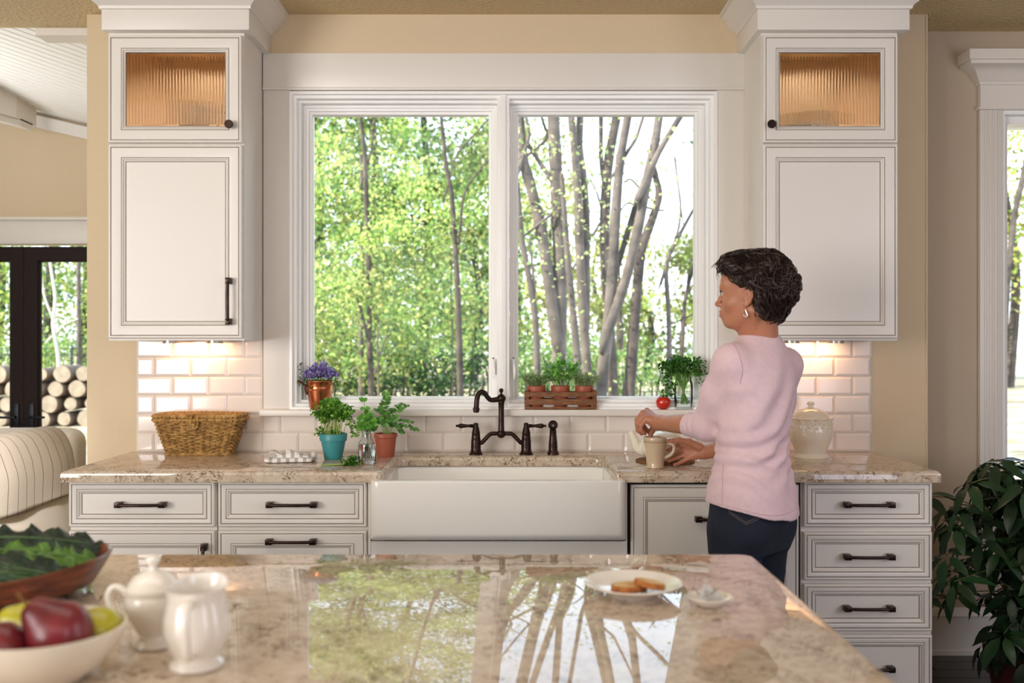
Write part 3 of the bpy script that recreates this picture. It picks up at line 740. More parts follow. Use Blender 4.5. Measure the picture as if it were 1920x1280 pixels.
for k in range(rows):
    t = k / (rows - 1); a, c = bdim(t); n = NST * 3; P = rrect(a, c, .018, n); pts = []
    for i in range(n + 1):
        p = P[i % n]; q = P[(i + 1) % n]; tx, ty = q[0] - p[0], q[1] - p[1]; l = math.hypot(tx, ty) or 1
        w = .0042 * math.cos(2 * math.pi * i / 6 + math.pi * (k % 2)) + rnd.uniform(-.0008, .0008)
        pts.append((bc.x + p[0] + ty / l * w, bc.y + p[1] - tx / l * w, bc.z + .006 + t * (BH - .012) + rnd.uniform(-.0012, .0012)))
    b.tube(pts, [.0036 + rnd.uniform(-.0006, .0007) for _ in pts], 5, cap=False)
b.build('woven_sides', WICK, bk)
b = MB()
A0 = rrect(*bdim(0), .018, NST * 2); A1 = rrect(*bdim(1), .018, NST * 2)
for i in range(0, NST * 2, 2):
    p, q = A0[i], A1[i]; b.tube([(bc.x + p[0], bc.y + p[1], bc.z + .003), (bc.x + q[0], bc.y + q[1], bc.z + BH)], .003, 6)
b.build('stakes', WICKD, bk)
def rope(b, pts, r, n, turns, tw=3, rs=.5):
    """twisted strands round a closed or open path"""
    for s in range(tw):
        out = []; m = len(pts)
        for i in range(m):
            t = (Vector(pts[min(i + 1, m - 1)]) - Vector(pts[max(i - 1, 0)])).normalized(); u = Vector((0, 0, 1)); u = (u - t * u.dot(t)).normalized() if abs(t.z) < .95 else Vector((0, 1, 0)); v = t.cross(u)
            ph = 2 * math.pi * (turns * i / (m - 1) + s / tw); out.append(Vector(pts[i]) + u * (r * math.cos(ph)) + v * (r * math.sin(ph)))
        b.tube(out, r * 1.05, 5, cap=False)
for nm, z, ex in (('base_rim', .005, .002), ('top_rim', BH + .002, .004)):
    a, c = bdim(0 if z < .1 else 1); P = rrect(a + ex, c + ex, .02, 220); b = MB()
    rope(b, [(bc.x + p[0], bc.y + p[1], bc.z + z) for p in P + P[:1]], .0042, 0, 52); b.build(nm, WICK, bk)
a, c = bdim(1); lid = None
P = rrect(a + .003, c + .002, .02, 220); b = MB()
rope(b, [(bc.x + p[0] - .002, bc.y + p[1] + .002, bc.z + BH + .0165 + .006 * (p[0] / a > .5) * 0) for p in P + P[:1]], .0046, 0, 52)
for k in range(12):
    yy = -c + .006 + k * (2 * c - .012) / 11
    pts = [(bc.x - a + 2 * a * i / 60, bc.y + yy + .002, bc.z + BH + .017 + .0035 * math.cos(math.pi * i / 2 + math.pi * (k % 2)) + .004 * math.sin(math.pi * i / 60)) for i in range(61)]
    b.tube(pts, .0055, 5)
lid = b.build('lid', WICK, bk)
b = MB(); yf = bc.y - c - .008
lp = [(bc.x + .0 + .014 * math.cos(q), yf - .004, bc.z + BH - .004 + .028 * math.sin(q)) for q in [math.radians(90 + 360 * i / 24) for i in range(25)]]
rope(b, lp, .0028, 0, 8, 2); b.tube([(bc.x - .004, yf - .003, bc.z + BH - .022), (bc.x - .001, yf - .004, bc.z + BH - .042)], [.006, .004], 6); b.tube([(bc.x - .022, yf - .004, bc.z + BH - .012), (bc.x + .004, yf - .006, bc.z + BH - .016)], .006, 6)
b.build('clasp', WICK, bk)
b = MB(); P0 = rrect(bdim(0)[0] - .002, bdim(0)[1] - .002, .016, 40); P1 = rrect(a - .004, c - .004, .016, 40)
b.rings([[(bc.x + p[0], bc.y + p[1], bc.z + .002) for p in P0], [(bc.x + p[0], bc.y + p[1], bc.z + BH) for p in P1]], cap0=True); b.build('inner_shadow_lining', mat('basket_inside', (96, 66, 34), .9), bk)

# --- folded striped towel
def towel_mat():
    m = mat('white_grey_striped_cotton', (244, 242, 238), .9, bump=(220, .3)); nt = m.node_tree; N = nt.nodes; L = nt.links
    uv = N.new('ShaderNodeAttribute'); uv.attribute_name = 'col'; sx = N.new('ShaderNodeSeparateColor'); L.new(uv.outputs['Color'], sx.inputs[0])
    mt = N.new('ShaderNodeMath'); mt.operation = 'FRACT'; mm = N.new('ShaderNodeMath'); mm.operation = 'MULTIPLY'; mm.inputs[1].default_value = 6
    L.new(sx.outputs[0], mm.inputs[0]); L.new(mm.outputs[0], mt.inputs[0])
    gt = N.new('ShaderNodeMath'); gt.operation = 'GREATER_THAN'; gt.inputs[1].default_value = .58; L.new(mt.outputs[0], gt.inputs[0])
    mx = N.new('ShaderNodeMix'); mx.data_type = 'RGBA'; mx.inputs[6].default_value = lin(244, 242, 238); mx.inputs[7].default_value = lin(186, 180, 172)
    L.new(gt.outputs[0], mx.inputs[0]); L.new(mx.outputs[2], N['Principled BSDF'].inputs['Base Color']); return m
tc_ = on(545, 3.665, ZC)
tg = random.Random(12); V = []; F = []; Cc = []
def pillow(cx, cy, z0, hx, hy, th, rot, ph, amp, sdir=0, nu=64, nv=30):
    """one folded layer: a soft slab with a rolled edge and crumpled top"""
    b0 = len(V); ca, sa = math.cos(rot), math.sin(rot)
    for i in range(nu):
        A = 2 * math.pi * i / nu
        for j in range(nv):
            s = j / (nv - 1); top = s > .5; q = 1 - abs(2 * s - 1) ; rr = min(1, q * 1.0) ; prof = rr ** .35 if rr < 1 else 1
            cx_, cy_ = math.cos(A), math.sin(A); e = 1 / max(abs(cx_) ** 5 + abs(cy_) ** 5, 1e-9) ** .2
            rad = e * prof; u, w = hx * rad * cx_, hy * rad * cy_
            u += .006 * math.sin(w * 60 + ph) ; w += .005 * math.sin(u * 45 + ph * 2)
            edge = 1 - prof ** 6
            zz = z0 + th * (.5 + (.5 if top else -.5) * (1 - rr ** 5) ** .5 if rr > .55 else (1 if top else 0))
            if top: zz += amp * (math.sin(u * 70 + w * 45 + ph) * .5 + math.sin(w * 110 - u * 38 + 2 * ph) * .35 + math.exp(-((u + .02) / .025) ** 2) * .9) * (1 - rr ** 3)
            V.append((tc_.x + cx + u * ca - w * sa, tc_.y + cy + u * sa + w * ca, tc_.z + max(.0012, zz))); Cc.append((.5 + (u if sdir == 0 else w * 1.0 + u * .15) / .19, 0, 0, 1))
    for i in range(nu):
        for j in range(nv - 1):
            F.append((b0 + i * nv + j, b0 + ((i + 1) % nu) * nv + j, b0 + ((i + 1) % nu) * nv + j + 1, b0 + i * nv + j + 1))
pillow(0, 0, .001, .094, .047, .016, .12, .4, .003)
pillow(.012, .008, .015, .080, .036, .013, .24, 1.9, .010, 0)
pillow(-.045, .006, .017, .044, .034, .012, -.15, 3.1, .009, 1)
tw = np_mesh('dish_towel', V, F, towel_mat(), None, Cc, True)
props(tw, 'folded white dish towel with grey stripes on the granite left of the teal pot', 'towel')

# --- pots
def pot(parent, c, prof, m, soil_r, soil_z, name='pot', seg=36):
    b = MB(); b.lathe(c, prof, seg); o = b.build(name, m, parent)
    b = MB(); b.lathe(c, [(soil_r, soil_z - .004), (soil_r, soil_z), (soil_r * .5, soil_z + .003), (.001, soil_z + .004)], 20); b.build('soil', SOIL, parent); return o

def sprigs(c, n, spread, height, rng, bend=.5, r0=.0011, start=.02):
    """curved stems from a pot: list of point lists"""
    out = []
    for k in range(n):
        a = rng.uniform(0, 2 * math.pi); s = spread * math.sqrt(rng.random()); h = height * rng.uniform(.65, 1.0) * (1 - .25 * (s / spread) ** 2)
        st = start * math.sqrt(rng.random()); p0 = Vector(c) + Vector((st * math.cos(a), st * math.sin(a), 0)); e = Vector(c) + Vector((s * math.cos(a), s * math.sin(a), h))
        mid = p0.lerp(e, .55) + Vector((0, 0, h * .16 * bend)); out.append([Vector(p) for p in spline([p0, mid, e], 9)])
    return out
def parsley_leaf_cloud(tips, n, r, rng, zmin=-1):
    P = []
    for t in tips:
        for _ in range(n):
            q = Vector(t) + Vector((rng.gauss(0, r), rng.gauss(0, r), rng.gauss(0, r * .55)))
            if q.z > zmin: P.append(q)
    return P
PARS = [(112, 172, 56), (138, 194, 70), (88, 146, 48), (164, 210, 92), (74, 128, 44)]
PARSD = [(62, 116, 46), (84, 144, 56), (46, 92, 38), (106, 164, 70), (72, 128, 52)]

tp = on(625, 3.755, ZC)
t = thing('potted_parsley', 'bushy curly parsley in a teal pot on the granite', 'potted plant', tp)
TEAL = mat('teal_painted_clay', (62, 146, 150), .38, bump=(40, .05))
pot(t, tp, [(.001, 0), (.0335, 0), (.035, .003), (.0475, .070), (.0475, .071), (.0525, .072), (.0545, .098), (.0535, .0995), (.049, .0995), (.047, .085), (.046, .08)], TEAL, .0468, .086)
rg = random.Random(3); st = sprigs(tp + Vector((0, 0, .085)), 46, .072, .150, rg, .8, start=.036)
b = MB()
for s in st: b.tube(s, [.0013 - .0006 * i / 8 for i in range(9)], 4, cap=False)
o = b.build('stems', mat('pale_parsley_stem', (176, 196, 104), .5), t); o['kind'] = 'stuff'
tips = [s[-1] for s in st] + [s[6] for s in st] + [s[7] for s in st[::2]]
tips += [tp + Vector((.075, -.01, .14)), tp + Vector((.088, 0, .095)), tp + Vector((.085, .01, .12)), tp + Vector((-.05, -.02, .1)), tp + Vector((-.045, -.03, .12))]
leaves('foliage', parsley_leaf_cloud(tips, 18, .0115, rg), .0150, PARS, LEAFA, t, 1, .5, .7)
leaves('low_foliage', parsley_leaf_cloud([s[1] for s in st[:20]], 6, .008, rg), .011, PARS, LEAFA, t, 2, .5, .7)

# --- oregano in a terracotta pot, each leaf a part
rp = on(723, 3.835, ZC)
t = thing('potted_oregano', 'oregano with round leaves and trailing stems in a terracotta pot beside the sink', 'potted plant', rp)
pot(t, rp, [(.001, 0), (.034, 0), (.0345, .002), (.043, .074), (.0445, .075), (.047, .0775), (.047, .0915), (.0455, .0925), (.042, .0925), (.041, .08)], TERRA, .041, .084)
OLEAF = leaf_mat('oregano_green', .5, .3, False, (110, 164, 78))
om = leaf_mesh('leaf', .030, .024, OLEAF, .25, .25, 4)
base = rp + Vector((0, 0, .086)); T = [(-.035, -.005, .10), (-.012, -.01, .135), (.0, 0, .165), (.012, 0, .145), (.03, .01, .10), (.06, .0, .12), (.085, -.01, .115), (.10, -.012, .05), (.125, -.02, .02), (.07, -.02, .01), (-.03, -.03, .06), (.02, -.03, .07), (.045, -.03, .055), (-.015, .02, .09), (-.05, -.01, .05), (.0, -.035, .04)]
b = MB(); ro = random.Random(8); n = 0
for q in T:
    e = base + Vector(q); mid = base.lerp(e, .5) + Vector((0, 0, .03)); s = [Vector(p) for p in spline([base + Vector((q[0] * .15, q[1] * .15, 0)), mid, e], 12)]
    b.tube(s, [.0014 - .0007 * i / 11 for i in range(12)], 5)
    for i in (4, 6, 8, 9, 10, 11):
        tdir = (s[min(i + 1, 11)] - s[i - 1]).normalized(); a = ro.uniform(0, 3.1)
        for sgn in (0, math.pi):
            sd = Vector((math.cos(a + sgn), math.sin(a + sgn), .25)); d = (sd + tdir * .35).normalized()
            place_leaf(om, 'leaf', t, s[i], d, Vector((0, -1.1, .55)) + tdir * .5, (.95 - .38 * (i / 11)) * ro.uniform(.8, 1.2)); n += 1
b.build('stems', STEMG, t)

# --- glass bottle with mint sprig
gp = on(688.5, 3.605, ZC)
GLASSB = mat('bottle_glass', (250, 255, 255), .01, trans=1.0, ior=1.45)
WATER = mat('clear_water', (250, 255, 255), .0, trans=1.0, ior=1.33)
t = thing('glass_bottle', 'small clear glass bottle half full of water holding green sprigs', 'bottle', gp)
b = MB(); b.lathe(gp, [(.001, .002), (.029, 0), (.0325, .004), (.033, .01), (.033, .070), (.031, .080), (.021, .094), (.0185, .102), (.0185, .116), (.021, .119), (.0215, .126), (.020, .128), (.0175, .126), (.0165, .116), (.0165, .102), (.019, .094), (.0285, .080), (.0303, .070), (.0303, .010), (.028, .006), (.001, .008)], 36); b.build('bottle_body', GLASSB, t)
b = MB(); b.lathe(gp, [(.001, .0085), (.0278, .0065), (.0300, .0102), (.0300, .069), (.0296, .073), (.001, .0735)], 30); b.build('water', WATER, t)
t2 = thing('mint_sprig', 'green leafy sprig standing in the small glass bottle of water', 'herb sprig', gp + Vector((0, 0, .02)))
mm_ = leaf_mesh('leaf', .024, .020, leaf_mat('mint_green', .5, .3, False, (108, 172, 66)), .2, .2, 4)
b = MB(); rm = random.Random(21)
for q in ((-.012, 0, .235), (.0, -.008, .19), (.014, .0, .18), (-.026, -.005, .165), (.024, -.005, .155)):
    e = gp + Vector(q); s = [Vector(p) for p in spline([gp + Vector((q[0] * -.5, 0, .02)), gp + Vector((q[0] * .2, 0, .11)), e], 10)]
    b.tube(s, .0014, 5)
    for i in (6, 7, 8, 9):
        a = rm.uniform(0, 3)
        for sg in (0, 1.57, 3.14, 4.7):
            place_leaf(mm_, 'leaf', t2, s[i], Vector((math.cos(a + sg), math.sin(a + sg), .15 + .5 * (i == 9))), Vector((0, -1.1, .6)), rm.uniform(.75, 1.25) * (1.0 if i < 9 else .8))
b.build('stems', STEMG, t2)

# --- cut parsley on the granite
cp = on(655, 3.56, ZC)
t = thing('parsley_sprig', 'cut sprig of parsley lying flat on the granite before the bottle', 'herb sprig', cp)
b = MB()
for k in range(7):
    b.tube([cp + Vector((.005 * k - .01, .002 * k - .005, .006)), cp + Vector((-.05, .004 * (k - 3), .003)), cp + Vector((-.105 + .006 * k, .006 * (k - 3), .0018))], [.0014, .0012, .0011], 5)
b.build('stems', mat('pale_cut_stem', (160, 190, 90), .5), t)
rg = random.Random(5)
leaves('leaves', [(cp.x + rg.gauss(0, .015) + .005, cp.y + rg.gauss(0, .012), cp.z + .004 + abs(rg.gauss(0, .011))) for _ in range(230)], .0125, PARSD[:3] + PARS[:2], LEAFA, t, 4, .6, .75)

# --- copper pot with purple flowers on the sill
fp = on(599.5, 3.995, ZS)
COPPER = mat('brushed_copper', (206, 124, 84), .28, metal=1.0, var=(20, .25, (8, 8, 1)))
t = thing('potted_bellflower', 'purple bellflowers in a copper pot at the left end of the sill', 'potted plant', fp)
pot(t, fp, [(.001, 0), (.040, 0), (.042, .003), (.0505, .078), (.0525, .0795), (.0515, .082), (.0525, .0845), (.0520, .087), (.0555, .113), (.057, .115), (.0565, .1175), (.054, .1175), (.051, .1)], COPPER, .052, .106)
b = MB(); b.tube([fp + Vector(q) for q in ((-.053, -.01, .098), (-.062, -.012, .100), (-.078, -.014, .113), (-.088, -.014, .118))], [.004, .0045, .005, .004], 8); b.tube([fp + Vector(q) for q in ((-.05, -.012, .06), (-.058, -.013, .085), (-.056, -.012, .1))], .005, 8)
b.build('handle', mat('dark_copper', (96, 62, 50), .4, metal=.9), t)
rg = random.Random(9); tips = []
for k in range(420):
    a = rg.uniform(0, 2 * math.pi); r = .078 * math.sqrt(rg.random()); tips.append(fp + Vector((r * math.cos(a) + .004, r * math.sin(a) * .62 - .006, .115 + .085 * (1 - (r / .085) ** 2) * rg.uniform(.2, 1))))
leaves('foliage', [p - Vector((0, 0, rg.uniform(.005, .03))) for p in tips] + [fp + Vector((-.07 - .02 * rg.random(), -.01, .10 + .09 * rg.random())) for _ in range(40)], .011, [(70, 110, 50), (50, 88, 40), (96, 132, 66)], LEAFA, t, 6, .2, .5)
fl = []
for p in tips:
    if p.z > fp.z + .135: fl += [p + Vector((rg.gauss(0, .003), rg.gauss(0, .003), rg.gauss(0, .003))) for _ in range(7)]
leaves('flowers', fl, .0095, [(160, 142, 208), (186, 170, 224), (138, 118, 194), (204, 192, 234), (122, 104, 180)], LEAFA, t, 7, .0, .6)

# --- wooden crate with three pots
cr = Vector((.2008, .0, ZS)); CX0, CX1, CY0, CY1 = .0515, .3500, -.048, .046
WAL = mat('brown_acacia_wood', (150, 98, 56), .45, var=(26, .5, (1.2, 9, 9)), rgb2=(96, 58, 32))
t = thing('wooden_crate', 'slatted brown wooden crate of herb pots on the sill right of the faucet', 'crate', cr)
sl = []
for z0, z1 in ((.001, .011), (.019, .043), (.052, .072)):
    for y0 in (CY0, CY1 - .008): sl.append((CX0, CX1, y0, y0 + .008, ZS + z0, ZS + z1))
for a in sl: bx('slat', WAL, t, *a, bevel=.001, seg=1)
for x0 in (CX0 + .001, CX1 - .010): bx('end_board', WAL, t, x0, x0 + .009, CY0 + .008, CY1 - .008, ZS + .001, ZS + .080, bevel=.001, seg=1)
for k in range(3): bx('floor_slat', WAL, t, CX0 + .012, CX1 - .012, CY0 + .012 + k * .026, CY0 + .030 + k * .026, ZS + .003, ZS + .009, bevel=.001, seg=1)
for x0 in (CX0 + .010, CX1 - .018): bx('corner_post', WAL, t, x0, x0 + .008, CY0 + .008, CY0 + .018, ZS + .001, ZS + .078, bevel=.001, seg=1)
def herb_pot(px, name, label, kind, seed):
    c = on(px, 3.985, ZS + .010); c.y = -.001
    t = thing(name, label, 'potted plant', c, 'herb pots in the crate')
    pot(t, c, [(.001, 0), (.029, 0), (.030, .002), (.0355, .058), (.0375, .059), (.039, .062), (.0405, .085), (.0395, .0865), (.0365, .0865), (.036, .075)], TERRA, .036, .077, seg=30)
    r = random.Random(seed); s0 = c + Vector((0, 0, .078))
    if kind == 'fine':
        st = sprigs(s0, 80, .064, .066, r, .6, start=.03); b = MB()
        for s in st: b.tube(s, .0007, 4, cap=False)
        o = b.build('stems', mat('woody_stem', (128, 130, 90), .7), t); o['kind'] = 'stuff'
        P = [s[i] + Vector((r.gauss(0, .003), r.gauss(0, .003), r.gauss(0, .003))) for s in st for i in range(2, 9) for _ in range(4)]
        leaves('foliage', P, .0115, [(178, 204, 148), (148, 180, 116), (208, 222, 180), (130, 164, 100), (196, 212, 140)], LEAFA, t, seed, .1, .22)
    else:
        st = sprigs(s0, 30, .066, .125, r, .6, start=.03); b = MB()
        for s in st: b.tube(s, .001, 4, cap=False)
        o = b.build('stems', STEMG, t); o['kind'] = 'stuff'
        P = [s[i] + Vector((r.gauss(0, .006), r.gauss(0, .004), r.gauss(0, .006))) for s in st for i in range(3, 9) for _ in range(3)]
        leaves('foliage', P, .021, [(156, 212, 112), (124, 186, 96), (188, 228, 146), (176, 208, 176), (140, 202, 88)], LEAFA, t, seed, .5, .8)
herb_pot(1006, 'potted_thyme', 'fine leaved thyme in the left terracotta pot of the crate', 'fine', 31)
herb_pot(1051, 'potted_mint', 'taller broad leaved herb in the middle terracotta pot of the crate', 'broad', 32)
herb_pot(1096, 'potted_rosemary', 'spiky grey-green herb in the right terracotta pot of the crate', 'fine', 33)

# --- tomato
to = on(1243.5, 3.975, ZS)
t = thing('tomato', 'ripe red tomato with a green stalk on the window sill', 'tomato', to)
b = MB(); pr_ = [(.001, .002), (.012, .0005), (.020, .004), (.028, .014), (.0312, .026), (.030, .038), (.024, .048), (.015, .0525), (.006, .051), (.001, .049)]
b.lathe(to, pr_, 40, sq=lambda a, r, z: r * (1 + .025 * math.cos(5 * a + .5) * (z > .02))); b.build('flesh', mat('tomato_red', (204, 42, 24), .15, coat=.4, sss=.1), t)
b = MB()
for k in range(6):
    a = k * 1.05; b.tube([to + Vector((0, 0, .0515)), to + Vector((.009 * math.cos(a), .009 * math.sin(a), .056)), to + Vector((.018 * math.cos(a), .018 * math.sin(a), .053))], [.0025, .002, .0005], 5)
b.tube([to + Vector((0, 0, .05)), to + Vector((.001, 0, .062)), to + Vector((-.002, 0, .075))], [.0022, .0018, .0022], 6); b.build('calyx', mat('tomato_calyx', (66, 100, 44), .6), t)

# --- parsley in a glass jar
jp = on(1281.5, 3.985, ZS)
t = thing('glass_jar', 'clear glass jar of water on the sill next to the tomato', 'jar', jp)
b = MB(); b.lathe(jp, [(.001, .002), (.034, 0), (.0375, .003), (.0385, .010), (.0385, .100), (.034, .114), (.0325, .118), (.0325, .132), (.0335, .136), (.031, .137), (.030, .118), (.032, .112), (.0358, .100), (.0358, .012), (.033, .007), (.001, .007)], 36); b.build('jar_body', pane_mat('thin_jar_glass', (.97, .99, .98)), t)
b = MB(); b.lathe(jp, [(.001, .0075), (.0326, .0075), (.0354, .0125), (.0354, .062), (.001, .0622)], 30); b.build('water', pane_mat('still_water', (.95, .98, .97)), t)
t = thing('parsley_bunch', 'dark green flat parsley bunch in the glass jar on the sill', 'herb bunch', jp + Vector((0, 0, .02)))
rg = random.Random(17); b = MB(); tips = []
for k in range(46):
    a = rg.uniform(0, 6.28); r = .031 * math.sqrt(rg.random()); s = rg.uniform(.02, .082); a2 = a + rg.gauss(0, .3)
    e = jp + Vector((s * math.cos(a2) - .004, s * math.sin(a2) * .6 - .008, .150 + .068 * rg.random() * (1 - (s / .12) ** 2)))
    q = [Vector(p) for p in spline([jp + Vector((r * .6 * math.cos(a + 3), r * .6 * math.sin(a + 3), .018 + .03 * rg.random())), jp + Vector((r * .7 * math.cos(a), r * .7 * math.sin(a), .11)), e], 9)]
    b.tube(q, [.0017 - .0007 * i / 8 for i in range(9)], 5, cap=False); tips.append(e)
for q in ((-.075, -.01, .075), (-.066, -.02, .062), (-.085, 0, .11), (-.078, -.01, .13), (.08, -.01, .11)):
    e = jp + Vector(q); s = [Vector(p) for p in spline([jp + Vector((-.01, 0, .12)), jp + Vector((q[0] * .55, q[1], q[2] + .05)), e], 9)]; b.tube(s, .0012, 5, cap=False); tips += [e, s[6]]
o = b.build('stems', mat('dark_parsley_stem', (118, 160, 66), .5), t); o['kind'] = 'stuff'
leaves('foliage', parsley_leaf_cloud(tips, 17, .011, rg, ZS + .04), .0165, PARSD, LEAFA, t, 9, .5, .7)

# --- mug
mp = on(1228.5, 3.492, ZC)
t = thing('mug', 'beige stoneware mug with a beaded rim at the worktop edge below her hand', 'mug', mp)
STONE = mat('beige_stoneware', (214, 190, 160), .22, coat=.3)
b = MB(); b.lathe(mp, [(.001, .002), (.0285, 0), (.0310, .001), (.0312, .004), (.0300, .006), (.0325, .03), (.0365, .07), (.0402, .088), (.0408, .090), (.0408, .100), (.0425, .102), (.0428, .111), (.0418, .1125), (.0395, .111), (.037, .09), (.0335, .07), (.027, .01), (.001, .008)], 44); b.build('body', STONE, t)
b = MB()
for k in range(60):
    a = 2 * math.pi * k / 60; b.ball((mp.x + .0412 * math.cos(a), mp.y + .0412 * math.sin(a), mp.z + .095), .0019, seg=6, rings=4)
b.build('beaded_band', mat('brown_glaze_band', (172, 140, 108), .3), t)
b = MB(); ha = math.radians(-8); hd = Vector((math.cos(ha), math.sin(ha), 0))
pts = spline([mp + hd * r + Vector((0, 0, z)) for r, z in ((.037, .083), (.050, .089), (.0665, .080), (.0655, .062), (.054, .046), (.033, .036))], 22)
b.tube(pts, [.0062] * 22, 10); b.build('handle', STONE, t)
b = MB(); b.lathe(mp, [(.001, .085), (.0355, .085), (.0355, .0855), (.001, .0858)], 28); b.build('tea', mat('brown_tea', (96, 52, 24), .05), t)

# --- teapot on a cork trivet
kp = on(1247, 3.665, ZC)
b = MB(); b.lathe(kp, [(.001, 0), (.108, 0), (.112, .002), (.112, .006), (.109, .008), (.001, .008)], 40)
props(b.build('trivet', mat('brown_cork', (168, 118, 76), .9, bump=(150, 1.0), var=(90, .5), rgb2=(110, 70, 42))), 'round brown cork trivet under the white teapot', 'trivet')
kz = kp + Vector((0, 0, .0083)); IVORY = mat('ivory_glaze', (246, 240, 222), .12, coat=.5)
t = thing('teapot', 'squat ivory white teapot on the cork trivet behind the mug', 'teapot', kz)
b = MB(); b.lathe(kz, [(.001, 0), (.062, 0), (.066, .003), (.090, .022), (.1015, .045), (.098, .066), (.080, .083), (.055, .092), (.050, .092), (.001, .090)], 44); b.build('body', IVORY, t)
b = MB(); b.lathe(kz, [(.056, .0905), (.058, .094), (.050, .101), (.030, .108), (.012, .111), (.009, .113), (.0085, .117), (.014, .121), (.015, .126), (.010, .131), (.001, .132)], 36); b.build('lid', IVORY, t)
b = MB(); pts = spline([kz + Vector(q) for q in ((-.082, 0, .035), (-.104, 0, .045), (-.116, 0, .075), (-.128, 0, .100), (-.138, 0, .107))], 18); b.tube(pts, [.025 - .0155 * (i / 17) ** .8 for i in range(18)], 14); b.build('spout', IVORY, t)
b = MB(); b.tube(spline([kz + Vector(q) for q in ((.085, .01, .075), (.115, .012, .088), (.135, .014, .07), (.125, .013, .04), (.094, .01, .03))], 18), .0075, 10); b.build('handle', IVORY, t)

# --- lidded canister
np_ = on(1520, 3.80, ZC)
t = thing('canister', 'large cream lidded jar with a ruffled collar at the right of the worktop', 'jar', np_)
CREAM = mat('cream_glaze', (236, 224, 204), .14, coat=.5)
b = MB(); b.lathe(np_, [(.001, 0), (.066, 0), (.067, .004), (.060, .013), (.057, .018), (.064, .035), (.078, .070), (.0865, .100), (.083, .125), (.074, .145), (.072, .150), (.070, .150), (.001, .14)], 48); b.build('body', CREAM, t)
b = MB(); rf = lambda a, r, z: r * (1 + (.035 * math.sin(15 * a) + .02 * math.sin(23 * a)) * min(1, max(0, (z - .135) / .02)))
b.lathe(np_, [(.0795, .132), (.080, .142), (.082, .150), (.088, .158), (.085, .159), (.078, .152), (.074, .149)], 120, sq=rf)
for k in range(130):
    a = rnd.uniform(0, 6.28); z = rnd.uniform(.118, .148); rr = .0845 - (z - .118) * .16; b.ball((np_.x + rr * math.cos(a), np_.y + rr * math.sin(a), np_.z + z), rnd.uniform(.0025, .0045), seg=7, rings=5)
b.build('ruffled_collar', CREAM, t)
b = MB(); b.lathe(np_, [(.001, .150), (.0735, .151), (.075, .155), (.066, .172), (.045, .188), (.018, .196), (.010, .199), (.0085, .204), (.0135, .209), (.0145, .215), (.010, .221), (.001, .222)], 44); b.build('lid', CREAM, t)

# ------------------------------------------------------------------ things on the island
ZI = .9143
def isl_at(px, d): return on(px, d, ZI)
pl = isl_at(1186, 1.745)
t = thing('plate', 'white rimmed plate holding two toast slices on the island', 'plate', pl)
b = MB(); b.lathe(pl, [(.001, .003), (.044, .002), (.046, 0), (.048, .002), (.056, .007), (.066, .012), (.0885, .0215), (.0892, .0225), (.0885, .0235), (.066, .0150), (.055, .0095), (.001, .0065)], 56); b.build('dish', CERAM, t)
CRUST = mat('toast_crust', (196, 122, 58), .8, bump=(160, .6), var=(60, .4), rgb2=(150, 84, 36)); CRUMB = mat('toast_crumb', (240, 208, 150), .85, bump=(140, 1.0), var=(50, .4), rgb2=(222, 170, 104))
def toast(c, rx, ry, th, rot, tilt, label):
    b = MB(); n = 40; R = []
    for s, z in ((.93, 0), (1.0, .002), (1.0, th - .002), (.95, th), (.90, th + .0003)):
        R.append([(rx * s * math.cos(2 * math.pi * i / n) * (1 + .05 * math.cos(3 * 2 * math.pi * i / n + 1)), ry * s * math.sin(2 * math.pi * i / n) * (1 + .04 * math.sin(2 * 2 * math.pi * i / n)), z) for i in range(n)])
    b.rings(R, cap0=True, cap1=False, ms=[0, 0, 0, 0]); k = len(b.v) - n; b.face(list(range(k, k + n)), 1)
    M = Matrix.Translation(c) @ Euler((tilt[0], tilt[1], rot)).to_matrix().to_4x4(); b.v = [tuple(M @ Vector(v)) for v in b.v]
    o = b.build('toast_slice', [CRUST, CRUMB], angle=50); return props(o, label, 'toast')
toast(pl + Vector((-.008, -.006, .0082)), .034, .024, .011, .2, (0, 0), 'round toast slice lying flat at the left on the white plate')
toast(pl + Vector((.028, -.012, .0165)), .028, .021, .010, -.3, (-.08, .16), 'round toast slice leaning over the other one at the right of the plate')
sd = isl_at(1330, 1.672)
t = thing('sauce_dish', 'tiny white dish with a used tea bag beside the plate', 'dish', sd)
b = MB(); b.lathe(sd, [(.001, .002), (.019, .001), (.020, 0), (.022, .001), (.032, .009), (.0385, .015), (.0385, .0165), (.031, .0115), (.02, .004), (.001, .0035)], 40); b.build('dish', CERAM, t)
TB = mat('sheer_tea_bag_mesh', (240, 238, 236), .6, trans=.55, ior=1.02)
tb = thing('tea_bag', 'sheer pyramid tea bag with dark leaves in the tiny white dish', 'tea bag', sd + Vector((0, 0, .006)))
b = MB(); q = [sd + Vector(v) for v in ((-.024, -.014, .0095), (.030, -.012, .012), (.006, .018, .0095), (-.010, .004, .042))]
b.add(q, [(0, 2, 1), (0, 1, 3), (1, 2, 3), (2, 0, 3)]); b.build('bag', TB, tb, smooth=False, bevel=.003)
b = MB(); b.tube([q[3], q[3] + Vector((.004, -.004, .001)), q[3] + Vector((.014, -.010, -.014)), q[3] + Vector((.030, -.012, -.026))], .0006, 5); b.tube([q[1] - Vector((.004, 0, 0)), q[1] + Vector((.010, -.002, .004))], [.004, .001], 5); b.build('string', mat('white_thread', (240, 236, 226), .8), tb)
rg = random.Random(2); leaves('tea_leaves', [sd + Vector((rg.gauss(.002, .010), rg.gauss(-.003, .005), .0135 + abs(rg.gauss(0, .006)))) for _ in range(120)], .006, [(46, 36, 34), (70, 58, 54), (30, 24, 22)], LEAFA, tb, 3, .3, .5)

